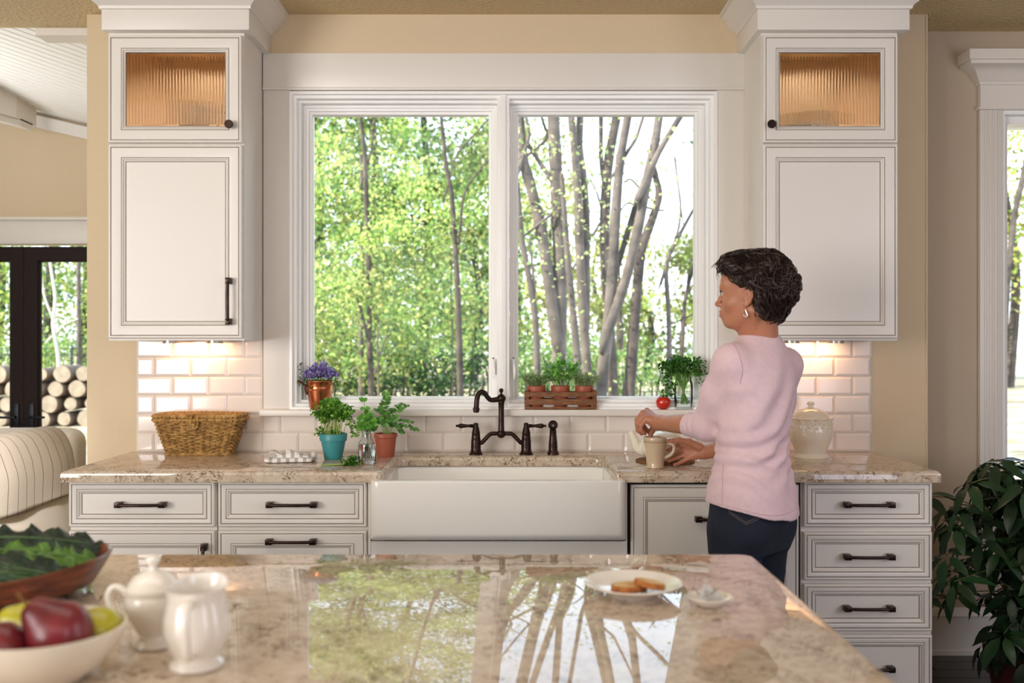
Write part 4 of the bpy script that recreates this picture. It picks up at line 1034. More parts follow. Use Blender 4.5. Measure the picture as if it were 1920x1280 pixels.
sb = isl_at(287, 1.447); SCALL = lambda a, r, z: r * (1 + .012 * math.cos(12 * a) * (1 if .03 < z < .085 else 0))
t = thing('sugar_bowl', 'white lidded sugar bowl with round knob and looped handles on the island', 'sugar bowl', sb)
b = MB(); b.lathe(sb, [(.001, .002), (.026, 0), (.0285, .002), (.0280, .006), (.0205, .012), (.0190, .018), (.026, .030), (.036, .048), (.0425, .066), (.0405, .080), (.0380, .086), (.0405, .090), (.0405, .092), (.036, .092), (.001, .08)], 48); b.v = [(x, y, sb.z + (z - sb.z) * .93) for x, y, z in b.v]; b.build('body', CERAM, t)
b = MB(); b.lathe(sb, [(.0395, .0922), (.0400, .095), (.035, .104), (.026, .114), (.013, .122), (.0065, .124), (.0055, .130), (.0085, .134), (.0110, .138), (.0105, .143), (.006, .147), (.001, .148)], 44); b.v = [(x, y, sb.z + (z - sb.z) * .93) for x, y, z in b.v]; b.build('lid', CERAM, t)
for s in (-1, 1):
    b = MB(); b.tube(spline([sb + Vector((s * r, -.004 * s, z)) for r, z in ((.038, .078), (.049, .092), (.062, .094), (.069, .080), (.065, .062), (.055, .050), (.040, .046))], 24), [.0052] * 24, 10); b.v = [(x, y, sb.z + (z - sb.z) * .93) for x, y, z in b.v]; b.build('handle', CERAM, t)
cm = isl_at(368.5, 1.357)
t = thing('creamer', 'white cream jug with its handle towards the viewer, in front of the sugar bowl', 'jug', cm)
def spoutf(a, r, z):
    k = max(0, (z - .075) / .045); d = math.cos(a - math.radians(75)); return r * (1 + .22 * k * max(0, d) ** 4 + .03 * k * max(0, -d))
def lipz(v):
    return v
b = MB(); pf = [(a_, z_ * .92) for a_, z_ in [(.001, .003), (.034, 0), (.0375, .002), (.0375, .007), (.0300, .014), (.0315, .020), (.041, .036), (.0470, .056), (.0455, .078), (.0395, .098), (.0385, .106), (.041, .118), (.0420, .1215), (.0405, .1215), (.0365, .106), (.0375, .098), (.043, .078), (.044, .056), (.03, .02), (.001, .015)]]
b.lathe(cm, pf, 56, sq=spoutf)
b.v = [(x, y, z + (.008 * ((z - cm.z) - .09) / .02 * max(0, (y - cm.y) / .042) if z - cm.z > .09 else 0)) for x, y, z in b.v]
b.build('body', CERAM, t)
b = MB(); hd = Vector((.12, -1, 0)).normalized()
pts = spline([cm + hd * r + Vector((0, 0, z)) for r, z in ((.038, .095), (.050, .102), (.066, .095), (.0725, .073), (.068, .048), (.058, .031), (.040, .025))], 26); b.tube(pts, [.0068 - .002 * math.sin(math.pi * i / 25) * 0 for i in range(26)], 10, flat=.75); b.build('handle', CERAM, t)

# --- fruit bowl and pears
fb = isl_at(84, 1.302)
t = thing('fruit_bowl', 'cream ceramic bowl of pears in the left foreground', 'bowl', fb)
b = MB(); b.lathe(fb, [(.001, .003), (.044, .002), (.046, 0), (.050, .001), (.054, .006), (.080, .024), (.099, .051), (.1045, .070), (.1043, .0725), (.1015, .073), (.095, .053), (.077, .029), (.048, .010), (.001, .009)], 56)
b.build('shell', mat('cream_bowl_glaze', (234, 224, 206), .2, coat=.4), t)
REDP = mat('red_pear_skin', (132, 38, 46), .34, coat=.08, var=(16, .5), rgb2=(88, 22, 28)); YELP = mat('yellow_pear_skin', (196, 188, 52), .3, coat=.2, var=(30, .25))
def pear(c, r, rot, m, label, stem=True):
    """c = centre of the round end; rot = euler turning +Z (stem) away from upright"""
    t = thing('pear', label, 'pear', c, 'pears in the cream bowl'); M = Matrix.Translation(c) @ Euler(rot).to_matrix().to_4x4()
    pr_ = [(.001, -.90), (.12, -.94), (.30, -.93), (.55, -.82), (.82, -.52), (.98, -.12), (1.0, .12), (.92, .45), (.74, .80), (.56, 1.12), (.44, 1.38), (.32, 1.54), (.18, 1.62), (.06, 1.58), (.001, 1.56)]
    b = MB(); b.lathe((0, 0, 0), [(a * r, z * r * (.86 if z > 0 else 1)) for a, z in pr_], 36); b.v = [tuple(M @ Vector((x * (1 + .03 * math.sin(40 * z)), y, z))) for x, y, z in b.v]; b.build('flesh', m, t)
    if stem:
        b = MB(); b.tube([M @ Vector((0, 0, 1.32 * r)), M @ Vector((.02 * r, 0, 1.6 * r)), M @ Vector((.1 * r, 0, 1.85 * r))], [.0022, .0018, .0024], 7); b.build('stem', mat('brown_stalk', (128, 94, 50), .8), t)
    b = MB(); b.lathe((0, 0, 0), [(.001, -.93 * r), (.10 * r, -.955 * r), (.13 * r, -.93 * r)], 10); b.v = [tuple(M @ Vector(v)) for v in b.v]; b.build('blossom_end', mat('dark_calyx', (40, 26, 20), .9), t)
pear(fb + Vector((.036, -.028, .071)), .0425, (.30, -.75, -.2), REDP, 'large red pear in front on top of the pile in the cream bowl')
pear(fb + Vector((-.034, -.040, .055)), .035, (-.5, -1.3, .9), REDP, 'small red pear half hidden at the left rim of the cream bowl', False)
pear(fb + Vector((-.030, .034, .063)), .035, (.2, -1.2, .1), YELP, 'yellow pear behind the two red pears', False)
pear(fb + Vector((.060, .030, .057)), .033, (-1.3, .3, .4), YELP, 'yellow-green pear at the right rim of the cream bowl', False)

# --- wooden bowl with greens
wb_ = isl_at(-8, 1.725)
BOWLW = mat('red_brown_bowl_wood', (136, 66, 40), .32, coat=.3, var=(10, .6, (2, 2, 9)), rgb2=(78, 34, 22))
t = thing('wooden_bowl', 'wide reddish wooden bowl heaped with dark greens at the left edge', 'bowl', wb_)
b = MB(); lipw = lambda a, r, z: r * (1 + .05 * math.cos(a) * (z / .07))
b.lathe(wb_, [(.001, .004), (.11, 0), (.125, .004), (.163, .020), (.181, .042), (.187, .060), (.185, .063), (.180, .061), (.171, .042), (.150, .026), (.11, .013), (.001, .011)], 64, sq=lipw)
b.v = [(x, y, z + (.012 * max(0, (x - wb_.x) / .19) ** 2 if z - wb_.z > .035 else 0)) for x, y, z in b.v]
b.build('shell', BOWLW, t)
KALE = [mat('dark_kale', (28, 50, 32), .5, var=(40, .45), bump=(45, .9)), mat('bright_lettuce', (98, 140, 56), .5, var=(40, .35), bump=(60, .6)), mat('deep_green_chard', (34, 74, 38), .4, var=(30, .4), bump=(30, .6))]
RIB = mat('pale_leaf_rib', (92, 124, 70), .5)
def kale(p, d, up, L, wd, m, curl, amp, seed, label):
    r = random.Random(seed); d = Vector(d).normalized(); s = Vector(up).cross(d).normalized(); u = d.cross(s); nu, nv = 30, 21; V = []
    t = thing('kale_leaf', label, 'leaf', p, 'greens heaped in the wooden bowl'); ph = r.uniform(0, 6)
    f = lambda a: a * L * d - u * (curl * L * a * a)
    for i in range(nu):
        a = i / (nu - 1); w = wd * .5 * (math.sin(math.pi * min(1, .04 + a * .95)) ** .6)
        for j in range(nv):
            v = j / (nv - 1) * 2 - 1; e = abs(v) ** 1.5
            z = w * .35 * (-abs(v)) + amp * e * math.sin(a * 34 + ph + v) + amp * .5 * e * math.sin(a * 61 + 2 * v + ph) + amp * .25 * math.sin(a * 22 + v * 9)
            V.append(p + f(a) + s * (w * v * (1 + .08 * math.sin(a * 40 + ph))) + u * z)
    F = [(i * nv + j, i * nv + j + 1, (i + 1) * nv + j + 1, (i + 1) * nv + j) for i in range(nu - 1) for j in range(nv - 1)]
    np_mesh('blade', V, F, m, t, None, True)
    b = MB(); b.tube([p + f(k / 9 * .94) + u * .0015 for k in range(10)], [(.0030 if m is not KALE[0] else .0018) * (1 - .75 * k / 9) for k in range(10)], 6); b.build('rib', RIB, t)
wz = wb_ + Vector((0, 0, .046))
KL = [((-.10, .09, .040), (1, .05, .16), .27, .11, 0, .22, .010, 'nearly black kale leaf arching over the top of the wooden bowl'),
      ((-.08, .04, .028), (1, .12, .10), .26, .10, 1, .22, .011, 'bright curly green leaf behind the dark leaves in the wooden bowl'),
      ((-.12, -.03, .026), (1, .05, .10), .285, .11, 0, .22, .008, 'long dark green kale leaf across the middle of the wooden bowl'),
      ((-.10, -.09, .018), (1, .03, .14), .25, .12, 2, .22, .006, 'broad smooth green leaf at the front of the wooden bowl'),
      ((-.02, -.12, .012), (1, .45, .25), .17, .085, 2, .25, .005, 'green leaf tip turned up at the front right of the wooden bowl'),
      ((.04, .03, .020), (1, .3, .18), .135, .08, 1, .3, .012, 'pale frilly leaf end near the right side of the wooden bowl'),
      ((.02, -.04, .016), (1, -.1, .10), .155, .10, 0, .25, .008, 'dark leaf end against the right inner wall of the wooden bowl'),
      ((-.14, -.11, .006), (1, -.1, .02), .20, .09, 2, .12, .006, 'lowest green leaf along the front rim of the wooden bowl'),
      ((-.05, .10, .012), (1, .2, .2), .20, .10, 1, .25, .012, 'light green frilly leaf at the back of the wooden bowl')]
for k, (q, d, L, w_, mi, cu, am, lab) in enumerate(KL): kale(wz + Vector((q[0] - .012, q[1], q[2] * .9)), (d[0], d[1], d[2] * .75), (0, -.5, 1), L * .93, w_, KALE[mi], cu, am, k, lab)

# ------------------------------------------------------------------ sofa with striped throw (beyond the worktop's left end)
LINEN = mat('cream_sofa_linen', (244, 234, 220), .9, bump=(120, .2))
sx = -2.30
t = thing('sofa', 'cream sofa seen from behind left of the cabinets', 'sofa', (-2.8, .3, 0))
def sofa_prof(inset=0.0): return [(sx - inset, .06), (sx - inset, .74), (sx - .02 - inset, .83), (sx - .06, .895 - inset * .5), (sx - .12, .915 - inset * .5), (sx - .19, .90), (sx - .24, .84), (sx - .26, .70), (sx - .28, .06)]
b = MB(); ys = [-1.2, -1.18, -1.1, -.4, .3, .95, 1.03, 1.06]; k_ = [.9, .97, 1, 1, 1, 1, .97, .9]
b.rings([[(sx - .14 + (x - sx + .14) * k, y, .06 + (z - .06) * (1 - (1 - k) * .35)) for x, z in sofa_prof()] for y, k in zip(ys, k_)], cap0=True, cap1=True)
o = b.build('back', LINEN, t); o.modifiers.new('round', 'SUBSURF').levels = 2; o.modifiers['round'].render_levels = 2
bx('seat', LINEN, t, -3.3, sx - .27, -1.15, 1.0, .08, .45, bevel=.05, seg=4)
for y in (-1.1, .82): bx('arm', LINEN, t, -3.3, sx - .2, y, y + .2, .06, .66, bevel=.07, seg=4)
for k, y in enumerate((-.85, .0)): bx('seat_cushion', LINEN, t, -3.28, sx - .30, y + .01, y + .80, .45, .60, bevel=.05, seg=4)
for x in (-3.2, -2.4):
    for y in (-1.05, .95): bx('foot', WOODW, t, x, x + .05, y, y + .05, 0, .08, bevel=.004)
t = thing('armchair', 'cream upholstered armchair before the french doors, behind the sofa', 'armchair', (-3.3, 1.6, 0))
bx('back', LINEN, t, -3.75, -2.62, 1.75, 1.98, .2, .845, bevel=.09, seg=5); bx('seat', LINEN, t, -3.7, -2.68, 1.15, 1.76, .12, .46, bevel=.06, seg=4)
for x in (-3.75, -2.78): bx('arm', LINEN, t, x, x + .16, 1.12, 1.80, .12, .62, bevel=.06, seg=4)
for x in (-3.68, -2.76):
    for y in (1.2, 1.88): bx('foot', WOODW, t, x, x + .05, y, y + .05, 0, .13, bevel=.004)
def throw_mat():
    m = mat('oatmeal_woven_throw', (214, 200, 184), .95, bump=(260, .6)); nt = m.node_tree; N = nt.nodes; L = nt.links
    tc = N.new('ShaderNodeTexCoord'); sp = N.new('ShaderNodeSeparateXYZ'); L.new(tc.outputs['Object'], sp.inputs[0])
    m1 = N.new('ShaderNodeMath'); m1.operation = 'MULTIPLY'; m1.inputs[1].default_value = 1 / .085; fr_ = N.new('ShaderNodeMath'); fr_.operation = 'FRACT'
    L.new(sp.outputs['Y'], m1.inputs[0]); L.new(m1.outputs[0], fr_.inputs[0]); gt = N.new('ShaderNodeMath'); gt.operation = 'LESS_THAN'; gt.inputs[1].default_value = .055; L.new(fr_.outputs[0], gt.inputs[0])
    mx = N.new('ShaderNodeMix'); mx.data_type = 'RGBA'; mx.inputs[6].default_value = lin(216, 203, 188); mx.inputs[7].default_value = lin(92, 82, 80); L.new(gt.outputs[0], mx.inputs[0]); L.new(mx.outputs[2], N['Principled BSDF'].inputs['Base Color']); return m
prf = [(sx + .012, .575), (sx + .014, .66), (sx + .014, .745), (sx - .012, .842), (sx - .055, .908), (sx - .12, .928), (sx - .20, .912), (sx - .262, .845), (sx - .282, .72), (sx - .286, .62)]
pf = spline([(a, c, 0) for a, c in prf], 36); ny = 70; V = []
for i in range(ny):
    y = -.62 + (1.02 + .62) * i / (ny - 1)
    for j, p in enumerate(pf):
        w = .006 * math.sin(y * 14 + p[1] * 3) * (1 if j < 10 else .4); V.append((p[0] + w, y, p[1] + .3 * w + (.006 * math.sin(y * 9) if j == 0 else 0)))
F = [(i * 36 + j, i * 36 + j + 1, (i + 1) * 36 + j + 1, (i + 1) * 36 + j) for i in range(ny - 1) for j in range(35)]
o = np_mesh('throw_blanket', V, F, throw_mat(), None, None, True); m_ = o.modifiers.new('thickness', 'SOLIDIFY'); m_.thickness = .007; m_.offset = 0
props(o, 'oatmeal throw with thin dark stripes draped over the back of the cream sofa', 'blanket')

# ------------------------------------------------------------------ umbrella plant
sp_ = Vector((1.93, -.42, 0))
t = thing('umbrella_plant', 'big dark green umbrella plant in a pot on the floor by the right window', 'potted plant', sp_)
b = MB(); b.lathe(sp_, [(.001, .002), (.11, 0), (.115, .004), (.15, .20), (.158, .205), (.16, .235), (.152, .238), (.142, .236), (.135, .20)], 40); b.build('pot', mat('dark_red_pot', (86, 40, 36), .4), t)
b = MB(); b.lathe(sp_, [(.138, .205), (.138, .212), (.001, .22)], 24); b.build('soil', SOIL, t)
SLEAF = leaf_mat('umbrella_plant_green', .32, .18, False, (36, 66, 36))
sm = leaf_mesh('leaf', .115, .044, SLEAF, .22, .35, 5, stem=.02)
rs = random.Random(77); b = MB(); whorls = []
for k in range(5):
    a = k * 1.3; top = sp_ + Vector((.10 * math.cos(a), .10 * math.sin(a), rs.uniform(.68, .87))); s = spline([sp_ + Vector((.04 * math.cos(a), .04 * math.sin(a), .2)), sp_ + Vector((.09 * math.cos(a + .3), .09 * math.sin(a + .3), .5)), top], 14); b.tube(s, [.009 - .004 * i / 13 for i in range(14)], 7)
    whorls.append([Vector(q) for q in s])
n = 0
W_ = []
for k in range(43):
    st = whorls[k % 5]; i = 3 + (k * 7) % 11; p0 = st[i]; a = k * 2.399; h = p0.z
    rad = (.16 + .15 * rs.random()) * (1.0 if .3 < h < .85 else .75)
    W_.append((p0, p0 + Vector((rad * math.cos(a), rad * math.sin(a), .10 + .05 * rs.random() - (.12 if h < .4 else .03)))))
for (px, py, d) in ((1822, 905, 3.5), (1838, 880, 3.6), (1872, 885, 3.55), (1800, 955, 3.5), (1775, 975, 3.6), (1850, 930, 3.35), (1775, 1040, 3.5), (1790, 1090, 3.4)):
    e = W(px, py, d); W_[rs.randrange(len(W_))] = (min((q for s in whorls for q in s), key=lambda q: (q - e).length), e)
for p0, p1 in W_:
    b.tube([Vector(q) for q in spline([p0, p0.lerp(p1, .5) + Vector((0, 0, .03)), p1], 6)], [.0026, .0024, .0022, .002, .0019, .0018], 5)
    ax = (p1 - p0).normalized() * .5 + Vector((0, 0, .8)); ax.normalize(); e1 = ax.orthogonal().normalized(); e2 = ax.cross(e1); nl = 6 if rs.random() < .6 else 7; ph = rs.uniform(0, 6)
    for j in range(nl):
        if n >= 296: break
        a = ph + 2 * math.pi * j / nl; d = (e1 * math.cos(a) + e2 * math.sin(a) - ax * rs.uniform(.1, .5)).normalized()
        place_leaf(sm, 'leaf', t, p1, d, ax, rs.uniform(.75, 1.1)); n += 1
# the leaflets past three hundred, deep in the crown, as one mass
VV = []; FF = []; src = [tuple(q.co) for q in sm.vertices]; pf_ = [tuple(p.vertices) for p in sm.polygons]
for k in range(115):
    a = rs.uniform(0, 6.283); z = rs.uniform(.22, .93); rad = rs.uniform(.05, .27) * (1 if .35 < z < .8 else .75); c = sp_ + Vector((rad * math.cos(a), rad * math.sin(a), z)); ax = Vector((math.cos(a) * .5, math.sin(a) * .5, .8)).normalized(); e1 = ax.orthogonal().normalized(); e2 = ax.cross(e1); ph = rs.uniform(0, 6)
    for j in range(6):
        a2 = ph + 1.047 * j; d = (e1 * math.cos(a2) + e2 * math.sin(a2) - ax * rs.uniform(.1, .6)).normalized(); s = ax.cross(d).normalized(); u = d.cross(s); sc = rs.uniform(.7, 1.05); b0 = len(VV)
        VV += [tuple(c + d * (v_[0] * sc) + s * (v_[1] * sc) + u * (v_[2] * sc)) for v_ in src]; FF += [tuple(b0 + i for i in f) for f in pf_]
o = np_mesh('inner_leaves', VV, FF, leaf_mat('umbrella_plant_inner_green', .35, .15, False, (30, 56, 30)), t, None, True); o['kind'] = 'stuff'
b.build('stems', mat('plant_stem', (96, 98, 58), .6), t)
# ------------------------------------------------------------------ outdoors
def gz(x, y): return -.15 + .70 * min(1, max(0, (y - 1) / 13)) + .05 * math.sin(x * .7) * math.sin(y * .5)
b = MB(); gx = [-40 + 2 * i for i in range(41)]; gy = [.16 + (1.1 * j) for j in range(50)]
V = [(x, y, gz(x, y)) for y in gy for x in gx]; n = len(gx)
F = [(j * n + i, j * n + i + 1, (j + 1) * n + i + 1, (j + 1) * n + i) for j in range(len(gy) - 1) for i in range(n - 1)]
o = np_mesh('ground', V, F, mat('sandy_leaf_litter', (214, 196, 168), .95, bump=(6, .4), var=(2.2, .5), rgb2=(150, 132, 100)), None, None, True); o['kind'] = 'structure'

def limb(b, pts, d, w0, w1, ext=0.0, n=22, base=False, rng=random.Random(1)):
    """pts: picture-plane points at distance d (list or number); w0, w1: widths in px at the two ends"""
    D = d if hasattr(d, '__len__') else [d] * len(pts)
    P = [W(x, y, q) for (x, y), q in zip(pts, D)]; k = D[0] / FPX * .5
    if base: P.insert(0, Vector((P[0].x + (P[0].x - P[1].x) * .1, P[0].y, gz(P[0].x, P[0].y) - .1)))
    if not base: P.insert(0, P[0] + (P[0] - P[1]).normalized() * .28)
    if ext: P.append(P[-1] + (P[-1] - P[-2]).normalized() * ext)
    S = spline(P, n); R = [(w0 + (w1 - w0) * i / (n - 1)) * k * (1 + .05 * math.sin(i * 1.7)) for i in range(n)]
    if base: R[0] *= 1.25; R[1] *= 1.1
    else: R[0] *= .25; R[1] *= .7
    b.tube(S, R, 9); return [Vector(s) for s in S]
c6 = lambda L: [(940 + x / 2.207, 180 + y / 2.207) for x, y in L]
c5 = lambda L: [(540 + x / 2.207, 180 + y / 2.207) for x, y in L]
cd = lambda L: [(x / 2.46, 380 + y / 2.46) for x, y in L]
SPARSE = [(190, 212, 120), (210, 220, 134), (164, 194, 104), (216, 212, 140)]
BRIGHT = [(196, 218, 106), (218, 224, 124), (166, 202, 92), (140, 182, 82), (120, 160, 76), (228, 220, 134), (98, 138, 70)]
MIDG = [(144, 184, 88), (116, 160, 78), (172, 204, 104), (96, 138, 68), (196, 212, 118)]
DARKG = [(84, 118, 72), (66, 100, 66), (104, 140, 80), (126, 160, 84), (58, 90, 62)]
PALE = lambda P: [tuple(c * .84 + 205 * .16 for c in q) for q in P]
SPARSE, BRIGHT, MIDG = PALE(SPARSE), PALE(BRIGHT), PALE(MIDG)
trng = np.random.default_rng(4)
def clumps(n, lo, hi, per, r, seed):
    g = np.random.default_rng(seed); c = g.uniform(lo, hi, (n, 3)); s = r * g.uniform(.5, 1.3, (n, 1, 1))
    return (c[:, None, :] + g.normal(size=(n, per, 3)) * s * np.array([1, 1, .62])).reshape(-1, 3)
def along(S, k, r, seed, i0=6):
    g = np.random.default_rng(seed); A = np.array([list(s) for s in S[i0:]]); return A[g.integers(0, len(A), k)] + g.normal(size=(k, 3)) * r
def tree(name, label, limbs, bark, fol=None, group=None, size=.045, pal=SPARSE, seed=0, wk=.52, per=0):
    """limbs = [(points, distance, w0, w1, extension, base)]"""
    base = None; b = MB(); SS = []
    for (pts, d, w0, w1, ext, bs) in limbs:
        w0, w1 = w0 * wk, w1 * wk
        S = limb(b, pts, d, w0, w1, ext, base=bs); SS.append(S)
        if base is None: base = S[0]
    t = thing(name, label, 'tree', (base.x, base.y, gz(base.x, base.y)), group)
    b.build('trunk', bark, t, angle=80)
    P = []
    if fol is not None:
        if isinstance(fol, tuple):
            for k, S in enumerate(SS): P.append(along(S, fol[0], fol[1], seed * 7 + k))
            P = np.concatenate(P)
        else: P = fol
        leaves('foliage', P, size, pal, TREELEAF, t, seed + 50, .3, .7, per=per)
    return t
# grey trunks framed by the right half of the window
tree('forked_tree', 'thick grey trunk with a big left fork, standing behind the herb crate', [
    (c6([(232, 1243), (240, 1000), (240, 600), (225, 300), (215, 85)]), 9.5, 58, 44, 3, True),
    (c6([(222, 960), (172, 600), (128, 400), (90, 260), (75, 90)]), 9.45, 48, 32, 2.5, False),
    (c6([(205, 345), (150, 260), (112, 200)]), 9.48, 20, 14, 0, False), (c6([(95, 230), (115, 160), (104, 95)]), 9.4, 15, 10, 1.5, False),
    (c6([(165, 522), (205, 490), (235, 440)]), 9.4, 10, 9, 0, False), (c6([(120, 235), (160, 205), (190, 165), (168, 90)]), 9.6, 12, 9, 1, False)], BARK, (90, .3), seed=1)
tree('slender_tree', 'thin grey leaning trunk at the far left of the right casement', [(c6([(150, 1243), (146, 1050), (138, 900), (112, 740), (86, 600), (72, 450), (60, 300)]), 8.7, 27, 18, 3, True), (c6([(128, 700), (118, 600), (130, 570)]), 8.7, 10, 6, 0, False)], BARK, (80, .3), seed=2)
tree('slender_tree', 'grey trunk thinning upward just right of the thick forked trunk', [(c6([(322, 1243), (315, 1100), (292, 850), (272, 640), (262, 500)]), 9.0, 36, 16, .4, True)], BARK, None, seed=3)
tree('twin_tree', 'pair of pale stems crossing above the herb crate in the right casement', [
    (c6([(360, 1243), (352, 1100), (335, 850), (322, 600), (312, 340), (290, 95)]), 10.5, 40, 26, 3, True), (c6([(352, 900), (352, 600), (346, 400), (322, 200), (326, 85)]), 10.6, 26, 28, 3, False), (c6([(340, 640), (400, 540), (425, 500)]), 10.6, 9, 7, 0, False)], BARK, (80, .35), seed=4)
tree('leaning_tree', 'pale trunk splitting low into a wide V in the middle of the right casement', [
    (c6([(412, 1243), (440, 960), (462, 700), (472, 500), (492, 260), (522, 90)]), 8.4, 48, 28, 3, True), (c6([(452, 940), (520, 740), (575, 500), (606, 330), (640, 170), (652, 85)]), 8.35, 40, 30, 2.5, False),
    (c6([(604, 335), (655, 225), (735, 92)]), 8.3, 28, 19, 2, False), (c6([(520, 235), (560, 170), (585, 92)]), 8.4, 14, 10, 1.5, False)], BARK, (45, .3), seed=5)
tree('dark_tree', 'dark straight trunk standing behind the V-shaped trunk', [
    (c6([(462, 1243), (450, 1000), (428, 650), (430, 450), (446, 250), (476, 90)]), 12, 42, 34, 3, True), (c6([(430, 390), (413, 260), (412, 88)]), 12, 18, 16, 2, False), (c6([(415, 470), (395, 400), (368, 345)]), 12, 9, 6, 0, False), (c6([(490, 960), (485, 800), (480, 640)]), 12.2, 24, 16, 0, False)], BARKD, (45, .35), seed=6)
tree('grey_tree', 'grey trunk kinked to the right below the bright sky in the right casement', [
    (c6([(530, 1243), (546, 1000), (566, 750), (585, 620), (628, 500), (652, 410), (640, 340), (625, 280)]), 9.8, 46, 20, 0, True), (c6([(498, 645), (540, 500), (572, 400), (592, 340)]), 9.9, 22, 17, 0, False), (c6([(515, 610), (545, 520), (575, 455)]), 9.9, 14, 9, 0, False), (c6([(576, 385), (535, 345), (505, 360)]), 9.8, 9, 6, 0, False), (c6([(570, 455), (520, 445), (490, 480)]), 9.8, 8, 5, 0, False)], BARKD, (30, .25), seed=7)
tree('young_tree', 'thin bare tree forking against the white sky behind the parsley jar', [(c6([(696, 1200), (692, 900), (684, 700), (730, 590), (800, 460)]), 10, 22, 9, .6, True), (c6([(684, 700), (730, 560), (742, 460), (732, 370)]), 10, 12, 5, .3, False), (c6([(740, 440), (725, 330)]), 10, 6, 3, .3, False)], BARK, (25, .25), seed=8)
tree('young_tree', 'small dark leaning tree at the right edge of the right casement', [(c6([(742, 1200), (755, 900), (770, 800), (800, 690)]), 10.4, 20, 9, .8, True), (c6([(756, 920), (800, 900)]), 10.4, 7, 4, .2, False), (c6([(745, 890), (715, 800), (718, 760)]), 10.4, 5, 3, .1, False)], BARKD, (25, .25), seed=9)
# leafy trees of the left half
def X_at(px, d): return (px - 960) * d / FPX
def crown(px0, px1, d, n, per, z0, z1, r, seed): return clumps(n, (X_at(px0, d), d - 4 - 1.1, z0), (X_at(px1, d), d - 4 + 1.1, z1), per, r, seed)
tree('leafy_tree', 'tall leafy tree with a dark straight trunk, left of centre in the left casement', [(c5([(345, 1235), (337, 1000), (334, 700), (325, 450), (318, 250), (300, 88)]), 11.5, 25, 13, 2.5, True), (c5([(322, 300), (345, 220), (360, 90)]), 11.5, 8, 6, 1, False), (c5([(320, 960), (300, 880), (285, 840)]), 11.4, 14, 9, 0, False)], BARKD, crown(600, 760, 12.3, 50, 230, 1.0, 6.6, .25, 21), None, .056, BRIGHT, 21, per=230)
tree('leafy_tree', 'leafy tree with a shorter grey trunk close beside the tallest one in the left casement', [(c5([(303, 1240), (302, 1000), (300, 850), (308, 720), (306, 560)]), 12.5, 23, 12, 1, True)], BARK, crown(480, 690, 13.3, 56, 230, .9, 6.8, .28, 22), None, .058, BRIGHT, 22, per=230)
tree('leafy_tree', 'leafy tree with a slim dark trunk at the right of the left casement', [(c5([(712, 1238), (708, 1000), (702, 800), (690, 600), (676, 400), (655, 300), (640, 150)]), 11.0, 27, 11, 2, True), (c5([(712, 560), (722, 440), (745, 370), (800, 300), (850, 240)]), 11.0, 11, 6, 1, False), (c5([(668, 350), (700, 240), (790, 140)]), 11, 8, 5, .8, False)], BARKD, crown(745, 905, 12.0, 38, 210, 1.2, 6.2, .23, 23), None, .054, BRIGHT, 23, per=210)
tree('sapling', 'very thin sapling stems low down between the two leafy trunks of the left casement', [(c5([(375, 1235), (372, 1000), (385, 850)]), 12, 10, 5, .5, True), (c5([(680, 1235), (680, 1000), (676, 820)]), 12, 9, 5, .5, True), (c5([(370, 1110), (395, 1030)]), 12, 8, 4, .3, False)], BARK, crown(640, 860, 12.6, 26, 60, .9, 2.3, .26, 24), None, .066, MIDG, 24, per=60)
tree('pale_tree', 'tree with a pale Y shaped trunk seen through the dark french doors', [(cd([(285, 1010), (278, 850), (268, 700), (245, 560), (255, 440), (232, 280)]), 14.5, 17, 9, 2, True), (cd([(238, 520), (205, 430), (190, 330)]), 14.5, 9, 6, 1, False), (cd([(268, 590), (300, 560), (360, 535)]), 14.5, 7, 4, 0, False)], mat('pale_bark', (206, 200, 190), .9, bump=(16, .5)), None, seed=30)
tree('grey_tree', 'straight grey trunk beside the pale Y shaped tree, through the french doors', [(cd([(368, 1010), (365, 700), (362, 270)]), 15.5, 19, 15, 3, True)], BARK, None, seed=31)
# leafy trees farther off, filling the wood
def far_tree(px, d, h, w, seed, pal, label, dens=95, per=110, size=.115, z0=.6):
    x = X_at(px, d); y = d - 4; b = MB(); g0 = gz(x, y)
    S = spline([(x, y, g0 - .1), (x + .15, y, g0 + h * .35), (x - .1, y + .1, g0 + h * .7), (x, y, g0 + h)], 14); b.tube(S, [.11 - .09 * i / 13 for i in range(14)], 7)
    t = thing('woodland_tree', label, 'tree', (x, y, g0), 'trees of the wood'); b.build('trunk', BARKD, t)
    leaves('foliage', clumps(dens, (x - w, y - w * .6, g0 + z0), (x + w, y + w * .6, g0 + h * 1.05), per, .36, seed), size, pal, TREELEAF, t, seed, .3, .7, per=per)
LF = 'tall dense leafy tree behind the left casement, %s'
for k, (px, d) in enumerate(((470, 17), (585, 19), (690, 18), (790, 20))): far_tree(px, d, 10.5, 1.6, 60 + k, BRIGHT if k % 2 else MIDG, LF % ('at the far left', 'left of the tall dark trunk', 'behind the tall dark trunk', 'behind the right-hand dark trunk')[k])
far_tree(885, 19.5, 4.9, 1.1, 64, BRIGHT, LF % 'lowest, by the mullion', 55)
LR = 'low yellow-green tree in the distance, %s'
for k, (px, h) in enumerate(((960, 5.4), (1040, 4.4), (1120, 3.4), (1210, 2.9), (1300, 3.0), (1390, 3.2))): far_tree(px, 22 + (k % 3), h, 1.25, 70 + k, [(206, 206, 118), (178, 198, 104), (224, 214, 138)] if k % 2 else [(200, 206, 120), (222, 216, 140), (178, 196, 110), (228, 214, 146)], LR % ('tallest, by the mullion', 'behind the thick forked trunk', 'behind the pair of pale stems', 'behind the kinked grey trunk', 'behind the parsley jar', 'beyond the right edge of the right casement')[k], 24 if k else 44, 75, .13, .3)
LO = 'leafy tree behind the wall between the two windows, %s from the left'
